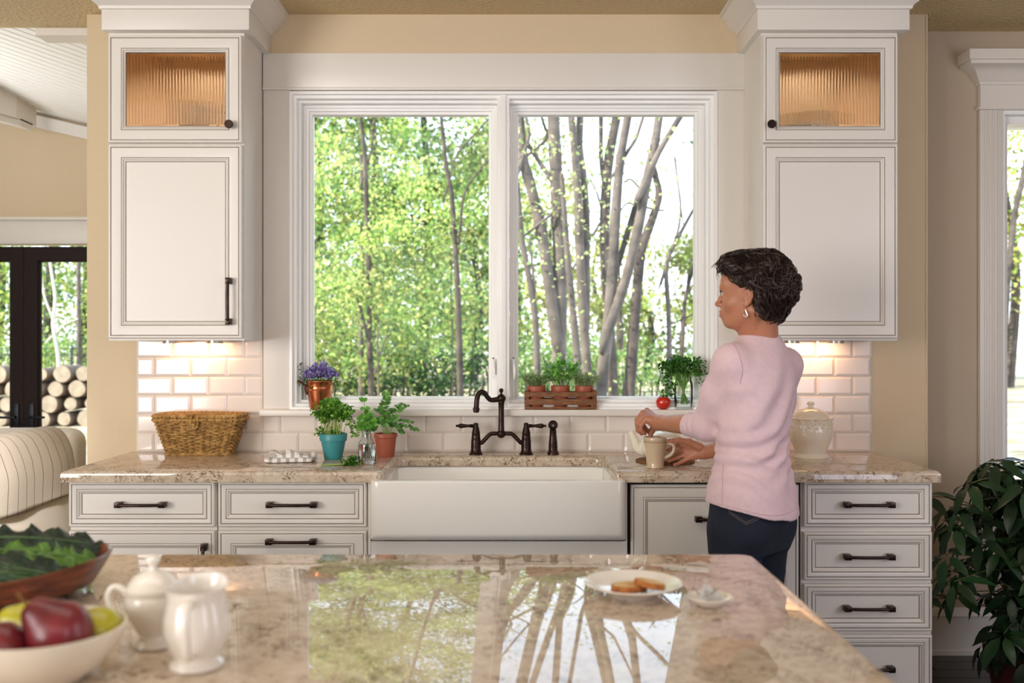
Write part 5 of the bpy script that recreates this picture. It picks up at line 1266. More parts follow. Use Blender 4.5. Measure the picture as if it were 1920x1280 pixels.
for k, px in enumerate((1480, 1570, 1660, 1740)): far_tree(px, 19 + (k % 2), 5.2, 1.2, 110 + k, MIDG if k % 2 else BRIGHT, LO % ('first', 'second', 'third', 'fourth')[k], 45, 75, .11)
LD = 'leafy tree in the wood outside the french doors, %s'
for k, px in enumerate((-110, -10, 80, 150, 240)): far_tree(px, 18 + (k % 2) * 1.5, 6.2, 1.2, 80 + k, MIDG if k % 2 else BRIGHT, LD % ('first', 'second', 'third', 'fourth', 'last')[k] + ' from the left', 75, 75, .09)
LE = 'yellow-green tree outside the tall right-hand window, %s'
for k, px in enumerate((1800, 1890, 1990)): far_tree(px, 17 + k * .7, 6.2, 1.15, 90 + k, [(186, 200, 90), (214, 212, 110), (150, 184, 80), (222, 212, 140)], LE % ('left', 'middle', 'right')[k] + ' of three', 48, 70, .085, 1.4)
tree('grey_tree', 'grey leaning trunk in the tall right-hand window above the umbrella plant', [([(1876, 800), (1884, 600), (1900, 420), (1925, 300)], 15, 14, 9, 3, True)], BARKD, None, seed=95, wk=1.0)
# undergrowth along the fence
for k, (px0, px1, d, lab, pal, n) in enumerate(((560, 760, 14.2, 'dark green undergrowth along the fence below the leafy trees', DARKG, 44), (760, 930, 14.4, 'green undergrowth along the fence at the right of the left casement', DARKG, 36), (960, 1150, 14.5, 'green bushes along the fence behind the thick grey trunks', MIDG, 46), (1150, 1420, 14.5, 'yellow-green bushes along the fence behind the parsley jar', MIDG, 40), (-60, 170, 16.5, 'green bushes behind the woodpile outside the french doors', MIDG, 40))):
    c = clumps(n, (X_at(px0, d), d - 4.5, .6), (X_at(px1, d), d - 3.2, 1.35), 85, .2, 200 + k)
    t = thing('undergrowth', lab, 'bush', (X_at((px0 + px1) / 2, d), d - 4, gz(0, d - 4)))
    leaves('foliage', c, .062, pal, TREELEAF, t, 210 + k, .4, .7)
    b = MB(); g_ = random.Random(k)
    for j in range(14):
        x = X_at(px0 + (px1 - px0) * (j + .5) / 14, d); y = d - 4 + g_.uniform(-.5, .5); b.tube([(x, y, gz(x, y) - .05), (x + .05, y, gz(x, y) + .4), (x + g_.uniform(-.2, .2), y, gz(x, y) + .8)], [.02, .014, .006], 5)
    b.build('stems', BARKD, t)
# iron fence: rails, posts and pickets
FD = 15.4; IRON = mat('hazed_iron_fence', (58, 62, 60), .5, metal=.3)  # iron lightened, with distance haze put into its colour
fxa, fxb = X_at(-300, FD), X_at(1440, FD)
fe = thing('iron_fence', 'thin black iron picket fence crossing the wood outside the windows', 'fence', ((fxa + fxb) / 2, FD - 4, gz(0, FD - 4)))
zg = gz(0, FD - 4); zt_ = CAMH - (653 - 640) * FD / FPX
for z in (zt_, zt_ - .10, zg + .16): bx('rail', IRON, fe, fxa, fxb, FD - 4 - .012, FD - 4 + .012, z - .008, z + .008)
b = MB(); b.box(-.004, .004, -.004, .004, 0, zt_ - zg - .02); pk = b.build('picket', IRON, None, smooth=False); pm = pk.data; bpy.data.objects.remove(pk)
npk = 150
for i in range(npk):
    x = fxa + (fxb - fxa) * i / (npk - 1); o = bpy.data.objects.new('picket', pm); COL.objects.link(o); o.parent = fe; o.location = Vector((x, FD - 4, zg)) - fe.location
b = MB(); b.box(-.014, .014, -.014, .014, -.1, zt_ - zg + .05); pk = b.build('post', IRON, None, smooth=False); pm = pk.data; bpy.data.objects.remove(pk)
for i in range(9):
    x = fxa + (fxb - fxa) * i / 8; o = bpy.data.objects.new('post', pm); COL.objects.link(o); o.parent = fe; o.location = Vector((x, FD - 4, zg)) - fe.location
# woodpile outside the french doors
LOGB = mat('log_bark', (120, 104, 90), .9, bump=(14, .8)); LOGE = mat('log_end_wood', (172, 156, 136), .8, var=(9, .3))
ORD = ['first from the left', 'second from the left', 'third from the left', 'fourth from the left', 'fifth from the left', 'sixth from the left', 'seventh from the left', 'eighth from the left']
rl = random.Random(6); ld = 12.8; k = 0
for row, cnt in enumerate((8, 8, 7, 7)):
    for i in range(cnt):
        r = rl.uniform(.085, .125); px = -40 + i * 40 + row * 12; c = W(px, 0, ld); z = gz(c.x, c.y) + .11 + row * .20
        t = MB(); n = 14; R = []
        for yy, s in ((0, .94), (.01, 1), (.5, 1.0), (.51, .94)):
            R.append([(c.x + r * s * math.cos(6.283 * j / n) * (1 + .05 * math.sin(j * 2 + k)), c.y + yy + .05 * rl.random() * 0, z + r * s * math.sin(6.283 * j / n)) for j in range(n)])
        t.rings(R, cap0=False, cap1=True, ms=[0, 0, 0]); t.face([j for j in range(n)][::-1], 1)
        lab = ['cut log in the bottom row of the woodpile', 'cut log in the second row of the woodpile', 'cut log in the third row of the woodpile', 'cut log in the top row of the woodpile'][row]
        props(t.build('firewood_log', [LOGB, LOGE]), '%s, %s' % (lab, ORD[i]), 'log', 'logs of the woodpile'); k += 1
# ------------------------------------------------------------------ the woman
class Vol:
    """a signed-distance grid with smooth unions, turned into one surface by surface nets"""
    def __init__(s, lo, hi, h):
        s.lo = np.array(lo, float); s.h = h; s.n = np.ceil((np.array(hi) - s.lo) / h).astype(int) + 1; s.F = np.full(s.n, 1.0, np.float32)
    def grid(s, lo, hi):
        a = np.clip(np.floor((np.array(lo) - s.lo) / s.h).astype(int), 0, s.n); c = np.clip(np.ceil((np.array(hi) - s.lo) / s.h).astype(int) + 1, 0, s.n)
        sl = tuple(slice(i, j) for i, j in zip(a, c)); ax = [s.lo[k] + s.h * np.arange(a[k], c[k]) for k in range(3)]
        return sl, ax[0][:, None, None], ax[1][None, :, None], ax[2][None, None, :]
    def add(s, fn, lo, hi, k=.01, op='u'):
        m = k + 3 * s.h + .01; sl, X, Y, Z = s.grid(np.array(lo) - m, np.array(hi) + m)
        if 0 in s.F[sl].shape: return
        d = fn(X, Y, Z).astype(np.float32); a = s.F[sl]
        if op == 'u': h = np.maximum(k - np.abs(a - d), 0) / k; s.F[sl] = np.minimum(a, d) - h * h * k * .25
        else: d = -d; h = np.maximum(k - np.abs(a - d), 0) / k; s.F[sl] = np.maximum(a, d) + h * h * k * .25
    def cap(s, a, b, ra, rb, k=.01, op='u'):
        a = np.array(a, float); b = np.array(b, float); ab = b - a; L = ab @ ab + 1e-12; r = max(ra, rb)
        def fn(X, Y, Z):
            t = np.clip(((X - a[0]) * ab[0] + (Y - a[1]) * ab[1] + (Z - a[2]) * ab[2]) / L, 0, 1)
            return np.sqrt((X - a[0] - t * ab[0]) ** 2 + (Y - a[1] - t * ab[1]) ** 2 + (Z - a[2] - t * ab[2]) ** 2) - (ra + (rb - ra) * t)
        s.add(fn, np.minimum(a, b) - r, np.maximum(a, b) + r, k, op)
    def chain(s, pts, rad, k=.006):
        for i in range(len(pts) - 1): s.cap(pts[i], pts[i + 1], rad[i], rad[i + 1], k)
    def ell(s, c, r, R=None, k=.01, op='u'):
        c = np.array(c, float); r = np.array(r, float); M = np.eye(3) if R is None else np.array(R)   # rows = local axes
        def fn(X, Y, Z):
            x, y, z = X - c[0], Y - c[1], Z - c[2]; q = [(M[i][0] * x + M[i][1] * y + M[i][2] * z) for i in range(3)]
            k0 = np.sqrt(sum((q[i] / r[i]) ** 2 for i in range(3))); k1 = np.sqrt(sum((q[i] / r[i] ** 2) ** 2 for i in range(3))) + 1e-6
            return k0 * (k0 - 1) / k1
        s.add(fn, c - r.max(), c + r.max(), k, op)
    def loft(s, secs, yaw, k=.02, folds=None, zlo=None):
        """secs = [(z, cx, cy, a, b)]: ellipses turned by yaw"""
        S = np.array(secs, float); S = S[np.argsort(S[:, 0])]; ca, sa = math.cos(yaw), math.sin(yaw); rm = S[:, 3:].max()
        def fn(X, Y, Z):
            g = [np.interp(Z, S[:, 0], S[:, i]) for i in range(1, 5)]; x, y = X - g[0], Y - g[1]; u = x * ca + y * sa; v = -x * sa + y * ca
            q = np.sqrt((u / g[2]) ** 2 + (v / g[3]) ** 2); k1 = np.sqrt((u / g[2] ** 2) ** 2 + (v / g[3] ** 2) ** 2) + 1e-6
            d = q * (q - 1) / k1; d = np.maximum(d, np.maximum(Z - S[-1, 0], (S[0, 0] if zlo is None else zlo(X, Y)) - Z))
            return d + (folds(X, Y, Z) if folds else 0)
        s.add(fn, (S[:, 1].min() - rm, S[:, 2].min() - rm, S[0, 0] - .04), (S[:, 1].max() + rm, S[:, 2].max() + rm, S[-1, 0]), k)
    def mesh(s, smooth=2):
        F = s.F; B = F < 0; n = s.n; cnt = np.zeros(n - 1, np.int8)
        offs = [(i, j, k) for i in (0, 1) for j in (0, 1) for k in (0, 1)]
        for o in offs: cnt += B[o[0]:n[0] - 1 + o[0], o[1]:n[1] - 1 + o[1], o[2]:n[2] - 1 + o[2]]
        I = np.argwhere((cnt > 0) & (cnt < 8)); idx = np.full(n - 1, -1, np.int32); idx[tuple(I.T)] = np.arange(len(I))
        acc = np.zeros((len(I), 3)); c = np.zeros(len(I)); val = {o: F[tuple((I + o).T)] for o in offs}
        for a in offs:
            for ax in range(3):
                if a[ax]: continue
                e = list(a); e[ax] = 1; e = tuple(e); va, ve = val[a], val[e]; m = (va < 0) != (ve < 0); t = np.where(m, va / (va - ve + 1e-12), 0)
                p = np.array(a, float)[None, :].repeat(len(I), 0); p[:, ax] += t; acc += p * m[:, None]; c += m
        V = s.lo + s.h * (I + acc / np.maximum(c, 1)[:, None]); Q = []
        for ax in range(3):
            u, w = (ax + 1) % 3, (ax + 2) % 3; sl0 = [slice(None)] * 3; sl1 = [slice(None)] * 3; sl0[ax] = slice(0, -1); sl1[ax] = slice(1, None)
            b0, b1 = B[tuple(sl0)], B[tuple(sl1)]; E = np.argwhere(b0 != b1); E = E[(E[:, u] > 0) & (E[:, w] > 0) & (E[:, u] < n[u] - 1) & (E[:, w] < n[w] - 1)]
            if not len(E): continue
            fl = b0[tuple(E.T)]; q = []
            for du, dw in ((-1, -1), (0, -1), (0, 0), (-1, 0)):
                K = E.copy(); K[:, u] += du; K[:, w] += dw; q.append(idx[tuple(K.T)])
            q = np.stack(q, 1); q[~fl] = q[~fl][:, ::-1]; Q.append(q)
        Q = np.concatenate(Q); Q = Q[(Q >= 0).all(1)]
        for _ in range(smooth):
            A = np.zeros_like(V); c = np.zeros(len(V))
            for i in range(4):
                for j in ((i + 1) % 4, (i + 3) % 4): np.add.at(A, Q[:, i], V[Q[:, j]]); np.add.at(c, Q[:, i], 1)
            V = V * .5 + .5 * A / np.maximum(c, 1)[:, None]
        return V, Q

yaw = math.radians(-47)                          # the line of the shoulders
axs = Vector((math.cos(yaw), math.sin(yaw), 0))   # unused end kept for clarity of the frame
FW = Vector((-.72, .69, 0)); LT = Vector((-.69, -.72, 0)); UP = Vector((0, 0, 1))   # facing, her left, up
byaw = math.atan2(LT.y, LT.x)
SKIN = mat('warm_brown_skin', (190, 128, 98), .48, sss=.15, bump=(220, .05)); LIPS = mat('lip_colour', (166, 88, 80), .4)
KNIT = mat('pale_pink_jersey', (240, 208, 214), .92, bump=(420, .35), var=(60, .05), sheen=.15)
DENIM = mat('dark_indigo_denim', (26, 34, 54), .85, bump=(500, .4), var=(14, .35))
HAIRM = mat('dark_brown_hair', (56, 39, 34), .5, var=(30, .35))
root = W(1402, 1000, 3.14); root.z = 0
wm = thing('person', 'woman in pale pink top and dark jeans standing at the worktop', 'person', root)
# joints
neckb = W(1426, 640, 3.17); shL = W(1371, 678, 3.06); shR = W(1472, 684, 3.26)
elL = W(1326, 797, 3.19); wrL = W(1238, 793, 3.425)
elR = Vector((.905, -.665, 1.045)); wrR = W(1322, 848, 3.50)
HC = W(1410, 551, 3.13); HF = Vector((-.90, .436, 0)); HL = Vector((-.436, -.90, 0))
HM = [list(HF), list(HL), [0, 0, 1]]
def H(f, l, u): return HC + HF * f + HL * l + UP * u
hipc = Vector((.775, -.865, 0))

# --- skin: head and neck
v = Vol(HC - Vector((.15, .15, .25)), HC + Vector((.17, .17, .16)), .0025)
v.ell(H(-.012, 0, .030), (.098, .076, .098), HM, .02); v.ell(H(.030, 0, -.025), (.062, .062, .085), HM, .03)
v.ell(H(.052, 0, -.082), (.034, .036, .028), HM, .03); v.ell(H(.076, 0, -.094), (.014, .016, .013), HM, .02)
v.cap(H(-.005, .056, -.055), H(.055, .026, -.092), .017, .014, .025); v.cap(H(-.005, -.056, -.055), H(.055, -.026, -.092), .017, .014, .025)
v.ell(H(.060, .038, -.030), (.026, .024, .022), HM, .02); v.ell(H(.060, -.038, -.030), (.026, .024, .022), HM, .02)
v.ell(H(.078, 0, .040), (.018, .055, .035), HM, .03); v.cap(H(.090, .034, .020), H(.094, .012, .016), .007, .006, .012); v.cap(H(.090, -.034, .020), H(.094, -.012, .016), .007, .006, .012)
v.ell(H(.102, .032, .002), (.016, .017, .010), HM, .008, 's'); v.ell(H(.102, -.032, .002), (.016, .017, .010), HM, .008, 's')
v.ell(H(.080, .032, .001), (.0135, .014, .0115), HM, .004); v.ell(H(.080, -.032, .001), (.0135, .014, .0115), HM, .004)
v.cap(H(.090, 0, .012), H(.109, 0, -.026), .007, .0085, .010); v.ell(H(.111, 0, -.031), (.011, .011, .009), HM, .006); v.ell(H(.100, .012, -.034), (.010, .007, .007), HM, .006); v.ell(H(.100, -.012, -.034), (.010, .007, .007), HM, .006)
v.ell(H(.088, 0, -.062), (.016, .026, .022), HM, .015)
v.cap(H(.0985, .014, -.0585), H(.1015, 0, -.0565), .0045, .0055, .004); v.cap(H(.0985, -.014, -.0585), H(.1015, 0, -.0565), .0045, .0055, .004)
v.cap(H(.097, .013, -.0665), H(.1005, 0, -.0685), .0048, .0065, .004); v.cap(H(.097, -.013, -.0665), H(.1005, 0, -.0685), .0048, .0065, .004)
v.cap(H(.1045, .020, -.0625), H(.1075, 0, -.0625), .0022, .0022, .003, 's'); v.cap(H(.1075, 0, -.0625), H(.1045, -.020, -.0625), .0022, .0022, .003, 's')
for s in (1, -1):
    v.ell(H(-.006, s * .079, -.010), (.017, .0075, .029), HM, .006); v.ell(H(.002, s * .089, -.012), (.0095, .007, .013), HM, .004, 's'); v.ell(H(.003, s * .079, -.036), (.009, .0065, .011), HM, .005)
    er = [H(.010, s * .080, -.004), H(.008, s * .083, .012), H(-.001, s * .087, .020), H(-.013, s * .090, .017), H(-.021, s * .091, .004), H(-.020, s * .089, -.012), H(-.012, s * .085, -.028), H(-.002, s * .081, -.038)]
    for i in range(7): v.cap(er[i], er[i + 1], .0038, .0038, .003)
    v.cap(H(.012, s * .081, -.010), H(.011, s * .081, -.018), .004, .0035, .004)
nk = neckb + Vector((.0, .0, .0))
v.cap(H(-.035, 0, -.06), nk + Vector((.005, .005, -.05)), .046, .057, .03); v.cap(H(.0, .0, -.075), nk + FW * .03 + Vector((0, 0, -.05)), .035, .05, .03)
v.cap(H(-.025, .060, -.055), nk + FW * .05 + LT * .02 + Vector((0, 0, -.045)), .012, .012, .02)
hv, hq = v.mesh(1)
hm_i = np.zeros(len(hq), np.int32); cen = hv[hq].mean(1) - np.array(HC); fl = cen @ np.array(HF); ll = cen @ np.array(HL); ul = cen[:, 2]
hm_i[(fl > .0965) & (np.abs(ll) < .021) & (ul > -.0745) & (ul < -.0525)] = 1
# --- skin: arms and hands
lo_ = W(1190, 870, 3.40) - Vector((.06, 0, .03)); lo_.y = -.80
v = Vol(lo_, Vector((.80, -.45, 1.16)), .0022)
fd = (wrL - elL).normalized()
v.cap(wrL - fd * .15, wrL, .036, .0245, .02); v.cap(wrL - fd * .004 + Vector((0, 0, .002)), wrL + fd * .02, .0255, .024, .015)
q = lambda x, y, d: W(x, y, d)
KN = [q(1212, 786, 3.440), q(1205, 781, 3.457), q(1206, 774, 3.475), q(1213, 770, 3.493)]
PI_ = [q(1202, 797, 3.440), q(1195, 794, 3.455), q(1195, 787, 3.475), q(1201, 786, 3.497)]
DI = [q(1202, 806, 3.443), q(1196, 806, 3.460), q(1199, 802, 3.478), q(1208, 801, 3.496)]
TI = [q(1207, 811, 3.446), q(1203, 813, 3.463), q(1209, 812, 3.480), q(1219, 812, 3.490)]
for k in range(4):
    v.cap(wrL + (KN[k] - wrL) * .12, KN[k], .0155, .0112, .012)
    rr = (.0082, .0090, .0094, .0090)[k]; v.chain([KN[k], PI_[k], DI[k], TI[k]], [rr * 1.18, rr * 1.02, rr * .92, rr * .78], .0035)
th = [q(1233, 795, 3.462), q(1226, 801, 3.482), q(1222, 808, 3.487), q(1220, 815, 3.486)]; v.chain(th, [.014, .0115, .0098, .0082], .006)
v.cap(wrL + Vector((-.01, .01, -.008)), KN[1].lerp(KN[2], .5) + Vector((.012, 0, -.014)), .015, .012, .012)
# right hand on the mug handle
rd = (wrR - elR).normalized()
v.cap(wrR - rd * .16, wrR, .036, .0245, .02)
RK = [q(1287, 833, 3.512), q(1286, 842, 3.522), q(1288, 851, 3.520), q(1292, 858, 3.510)]
RP = [q(1268, 835, 3.524), q(1267, 846, 3.530), q(1271, 857, 3.525), q(1279, 865, 3.514)]
RD = [q(1258, 839, 3.520), q(1258, 851, 3.522), q(1261, 861, 3.516), q(1271, 869, 3.506)]
RT = [q(1252, 843, 3.506), q(1252, 855, 3.508), q(1254, 864, 3.504), q(1265, 871, 3.497)]
for k in range(4):
    v.cap(wrR + (RK[k] - wrR) * .15, RK[k], .0165, .0115, .012); rr = (.0082, .0084, .0080, .0072)[k]
    v.chain([RK[k], RP[k], RD[k], RT[k]], [rr * 1.15, rr * 1.0, rr * .92, rr * .78], .0035)
v.chain([q(1312, 838, 3.490), q(1292, 829, 3.488), q(1272, 825, 3.487), q(1256, 826, 3.486)], [.0155, .0125, .0102, .0085], .006)
av, aq = v.mesh(1)
# --- skin: the rest of the body under the clothes
v = Vol((.45, -1.15, -.02), (1.10, -.55, 1.42), .011)
v.loft([(.78, .775, -.865, .140, .098), (.88, .78, -.87, .138, .094), (1.02, .785, -.865, .115, .085), (1.12, .79, -.862, .125, .095), (1.24, .80, -.85, .15, .10), (1.31, .805, -.845, .14, .075), (1.36, .81, -.84, .06, .05)], byaw, .03)
for s in (1, -1):
    hp = hipc + LT * (.085 * s); v.chain([hp + Vector((0, 0, .80)), hp + LT * (.005 * s) + Vector((0, 0, .46)), hp + LT * (.01 * s) + Vector((-.01, -.01, .10))], [.074, .050, .036], .03); v.cap(hp + Vector((-.01, -.01, .045)), hp + FW * .14 + Vector((0, 0, .03)), .036, .026, .02)
for a, e in ((shL, elL), (shR, elR)): v.cap(a, e, .040, .034, .03)
v.cap(elL, elL + fd * .12, .034, .033, .03); v.cap(elR, elR + rd * .12, .034, .033, .03)
bv, bq = v.mesh(1)
V = np.concatenate([hv, av, bv]); Q = np.concatenate([hq, aq + len(hv), bq + len(hv) + len(av)])
bo = np_mesh('body', V, Q, [SKIN, LIPS], wm, None, True)
bo.data.polygons.foreach_set('material_index', np.concatenate([hm_i, np.zeros(len(aq) + len(bq), np.int32)]))

# --- top with three-quarter sleeves
def folds(X, Y, Z):
    u = (X - .78) * LT.x + (Y + .86) * LT.y                     # across the back, her left positive
    w = np.exp(-((Z - 1.02) / .075) ** 2); a = .0062 * w * np.sin(Z * 105 + u * 38 + 2.2 * np.sin(u * 17))
    c = .0045 * np.exp(-((Z - .99) / .10) ** 2) * np.sin(Z * 80 - u * 55 + 1.5 * np.sin(u * 22))
    d = .0052 * np.exp(-((Z - 1.15) / .09) ** 2) * np.sin((Z * .6 + u) * 62) + .0016 * np.sin(Z * 37 + u * 19 + 2 * np.sin(u * 25))
    return a + c + d
def hem(X, Y): return np.interp(X + 0 * Y, [.50, .60, .66, .72, .80, .88, .94, 1.0], [.866, .860, .850, .838, .816, .806, .806, .812])
v = Vol((.47, -1.18, .74), (1.12, -.50, 1.43), .0042)
v.loft([(.70, .778, -.872, .180, .146), (.82, .779, -.873, .180, .145), (.90, .782, -.872, .168, .130), (.985, .784, -.868, .145, .108), (1.05, .785, -.865, .136, .102), (1.13, .792, -.86, .142, .110), (1.22, .80, -.852, .165, .114), (1.285, .803, -.848, .166, .106), (1.325, .806, -.846, .140, .090), (1.36, .808, -.843, .100, .072), (1.388, .809, -.841, .076, .062)], byaw, .03, folds, hem)
def sleeve(a, e, w, r, k=.03):
    dirn = (w - e).normalized(); v.cap(a, a.lerp(e, .5), r[0], r[1], k); v.cap(a.lerp(e, .5), e, r[1], r[2], k); v.cap(e, e + dirn * r[5], r[3], r[4], .025)
sleeve(shL, elL, wrL, (.050, .055, .050, .050, .0405, .105)); sleeve(shR, elR, wrR, (.050, .052, .047, .048, .040, .09))
v.cap(neckb + Vector((0, 0, -.035)), shL + Vector((0, 0, -.002)), .052, .049, .05); v.cap(neckb + Vector((0, 0, -.035)), shR + Vector((0, 0, -.002)), .050, .048, .05)
# cuff opening and sleeve folds
def cut(p, n, r):
    def fn(X, Y, Z): return np.maximum(-((X - p.x) * n.x + (Y - p.y) * n.y + (Z - p.z) * n.z), np.sqrt((X - p.x) ** 2 + (Y - p.y) ** 2 + (Z - p.z) ** 2) - r)
    v.add(fn, p - Vector((r, r, r)), p + Vector((r, r, r)), .003, 's')
cpL = elL + fd * .105; cut(cpL, (fd + Vector((-.15, 0, .25))).normalized(), .07)
for k, (t, ph) in enumerate(((.02, 0), (.045, 1), (.075, 2))):
    p = elL + fd * t; n_ = fd.cross(UP).normalized(); u_ = n_.cross(fd)
    R = .052 - .08 * t; pts = [p + n_ * (R * math.cos(a)) + u_ * (R * math.sin(a)) + fd * (.012 * math.sin(a + ph)) for a in [math.radians(x) for x in range(-60 + 20 * k, 200 + 10 * k, 20)]]
    for i in range(len(pts) - 1): v.cap(pts[i], pts[i + 1], .0032, .0032, .012, 's')
# neckline
v.ell(neckb + Vector((0, 0, .035)) + FW * .015, (.062, .066, .050), [list(LT), list(FW), [0, 0, 1]], .006, 's')
tv, tq = v.mesh(2)
top = np_mesh('pink_top', tv, tq, KNIT, wm, None, True)

# --- jeans
v = Vol((.50, -1.12, .02), (1.06, -.62, .93), .006)
v.loft([(.70, .775, -.865, .158, .112), (.78, .776, -.868, .166, .120), (.84, .777, -.868, .162, .116), (.92, .78, -.868, .150, .112)], byaw, .03)
for s in (1, -1):
    hp = hipc + LT * (.082 * s); v.ell(hp - FW * .042 + Vector((0, 0, .775)), (.084, .072, .085), [list(LT), list(FW), [0, 0, 1]], .03)
    v.chain([hp + Vector((0, 0, .76)), hp + LT * (.004 * s) + FW * .005 + Vector((0, 0, .45)), hp + LT * (.01 * s) + Vector((-.01, -.01, .07))], [.090, .062, .050], .02)
v.cap(hipc - FW * .145 + Vector((0, 0, .78)), hipc - FW * .13 + Vector((0, 0, .66)), .006, .008, .02, 's')
for s in (1, -1):
    hp = hipc + LT * (.08 * s)
    for z in (.665, .64): v.cap(hp - FW * .098 - LT * .05 + Vector((0, 0, z)), hp - FW * .098 + LT * .05 + Vector((0, 0, z + .006)), .0025, .0025, .015, 's')
jv, jq = v.mesh(2); jeans = np_mesh('jeans', jv, jq, DENIM, wm, None, True)
SHOE = mat('dark_shoe_leather', (40, 34, 34), .5)
v = Vol((.45, -1.15, -.002), (1.1, -.55, .13), .005)
for s in (1, -1):
    hp = hipc + LT * (.092 * s) + Vector((-.01, -.01, 0)); v.cap(hp + Vector((0, 0, .042)), hp + FW * .15 + Vector((0, 0, .032)), .040, .030, .02); v.cap(hp + Vector((0, 0, .05)), hp + Vector((0, 0, .08)), .042, .044, .02)
sv_, sq_ = v.mesh(1); sv_[:, 2] = np.maximum(sv_[:, 2], .001); np_mesh('shoes', sv_, sq_, SHOE, wm, None, True)
# stitching laid on the cloth
def on_surface(ob, pts, off=.0008):
    bm = bmesh.new(); bm.from_mesh(ob.data); tr = BVHTree.FromBMesh(bm); o0 = origin(ob); out = []
    for px, py in pts:
        a = Vector((0, -CAMD, CAMH)) - o0; d = (W(px, py, 1.0) - Vector((0, -CAMD, CAMH))).normalized(); h = tr.ray_cast(a, d)
        if h[0] is not None: out.append(h[0] + h[1] * off + o0)
    bm.free(); return out
def lerp_pts(P, n): return [tuple(p[:2]) for p in spline([(x, y, 0) for x, y in P], n)] if len(P) > 2 else [(P[0][0] + (P[1][0] - P[0][0]) * i / (n - 1), P[0][1] + (P[1][1] - P[0][1]) * i / (n - 1)) for i in range(n)]
def seam(ob, segs, r, m, name):
    b = MB()
    for P in segs:
        s = on_surface(ob, lerp_pts(P, 14))
        if len(s) > 3: b.tube(s, r, 5)
    if b.v: b.build(name, m, ob)
THREAD = mat('tan_jeans_thread', (140, 118, 104), .8)
seam(jeans, [[(1366, 957), (1399, 979)], [(1399, 979), (1424, 968)], [(1367, 961), (1399, 983)], [(1399, 983), (1424, 972)]], .0006, THREAD, 'pocket_stitching')
seam(jeans, [[(1334, 958), (1336, 1000), (1337, 1036)]], .0006, mat('navy_thread', (44, 52, 76), .8), 'side_stitching')
s_ = on_surface(jeans, [(1321, 957)])
if s_:
    b = MB(); b.ball(s_[0], .003, seg=10, rings=6); b.build('rivet', mat('copper_rivet', (190, 120, 70), .35, metal=.9), jeans)
PINKT = mat('pink_seam', (206, 166, 176), .9)
seam(top, [[(1356, 870), (1355, 910), (1354, 944)], [(1316, 938), (1360, 947), (1400, 958), (1440, 966), (1470, 964), (1494, 954)], [(1372, 640), (1384, 660), (1392, 690), (1388, 720)]], .0009, PINKT, 'seam')

# --- face details
b = MB()
for s in (1, -1): b.ball(H(.0795, .032 * s, .0015), .0145, seg=20, rings=14)
ey = b.build('eyes', mat('eye_white', (196, 178, 168), .2), wm)
b = MB()
for s in (1, -1):
    c = H(.0795, .032 * s, .0015); d = (HF + HL * .12 * s).normalized(); b.ball(c + d * .0098, .0064, seg=14, rings=8)
b.build('iris', mat('dark_iris', (42, 26, 18), .08), ey)
b = MB()
for s in (1, -1):
    b.tube([H(.0975, .014 * s, .0225), H(.0985, .024 * s, .0265), H(.0945, .036 * s, .0275), H(.0850, .048 * s, .0235)], [.002, .0028, .0024, .0010], 6)
b.build('eyebrows', HAIRM, wm)
b = MB()
for s in (1, -1):
    b.tube([H(.0945, .020 * s, .0065), H(.0965, .032 * s, .0105), H(.0905, .045 * s, .0060)], [.0016, .0026, .0020], 5)
b.build('eyelashes', mat('eyelash_black', (24, 18, 16), .6), wm)
# earring
SILV = mat('silver', (224, 220, 214), .15, metal=1.0)
for s in (1,):
    p = H(.003, s * .085, -.046); b = MB(); b.tube([p + UP * .006, p - UP * .008], .0008, 6); b.build('earring_hook', SILV, wm)
    b = MB(); pts = [p + UP * (-.008 - .024 * t) + HF * (w * .006) for t, w in ((0, 0), (.3, .45), (.6, .9), (.85, 1), (1, .5), (1.06, 0), (1, -.5), (.85, -1), (.6, -.9), (.3, -.45), (0, 0))]
    b.tube(pts, .0013, 6); b.ball(p - UP * .028, .0028, seg=8, rings=6); b.build('earring_drop', SILV, wm)

# --- hair
def Hd(f, l, u): return np.array(H(f, l, u))
v = Vol(HC - Vector((.18, .18, .12)), HC + Vector((.2, .2, .18)), .004)
v.ell(H(-.020, 0, .050), (.108, .092, .090), HM, .02); v.ell(H(-.042, 0, .010), (.072, .086, .095), HM, .03); v.ell(H(-.056, .0, -.038), (.050, .074, .054), HM, .03)
v.ell(H(.045, .0, .092), (.052, .074, .040), HM, .03); v.ell(H(.068, .01, .094), (.034, .060, .028), HM, .02)
hr = random.Random(4)
for k in range(130):
    a = hr.uniform(0, 6.283); e = hr.uniform(-.6, 1.3); f_ = -.028 + .094 * math.cos(a) * math.cos(e); l_ = .094 * math.sin(a) * math.cos(e); u_ = .028 + .096 * math.sin(e)
    if f_ > .035 and u_ < .075: continue
    if f_ > -.03 and u_ < .03: continue
    v.ell(H(f_, l_, u_), (.020, .020, .016), HM, .012)
# keep face, ears and the front of the neck clear
v.ell(H(.085, 0, .0), (.075, .13, .058), HM, .012, 's'); v.ell(H(.006, .09, -.022), (.034, .05, .042), HM, .008, 's'); v.ell(H(.006, -.09, -.022), (.034, .05, .042), HM, .008, 's')
v.ell(H(.05, 0, -.09), (.085, .13, .07), HM, .01, 's')
hv2, hq2 = v.mesh(1)
hair = np_mesh('hair', hv2, hq2, HAIRM, wm, None, True)
b = MB(); bm = bmesh.new(); bm.from_mesh(hair.data); tr = BVHTree.FromBMesh(bm); o0 = origin(hair)
cnt = 0
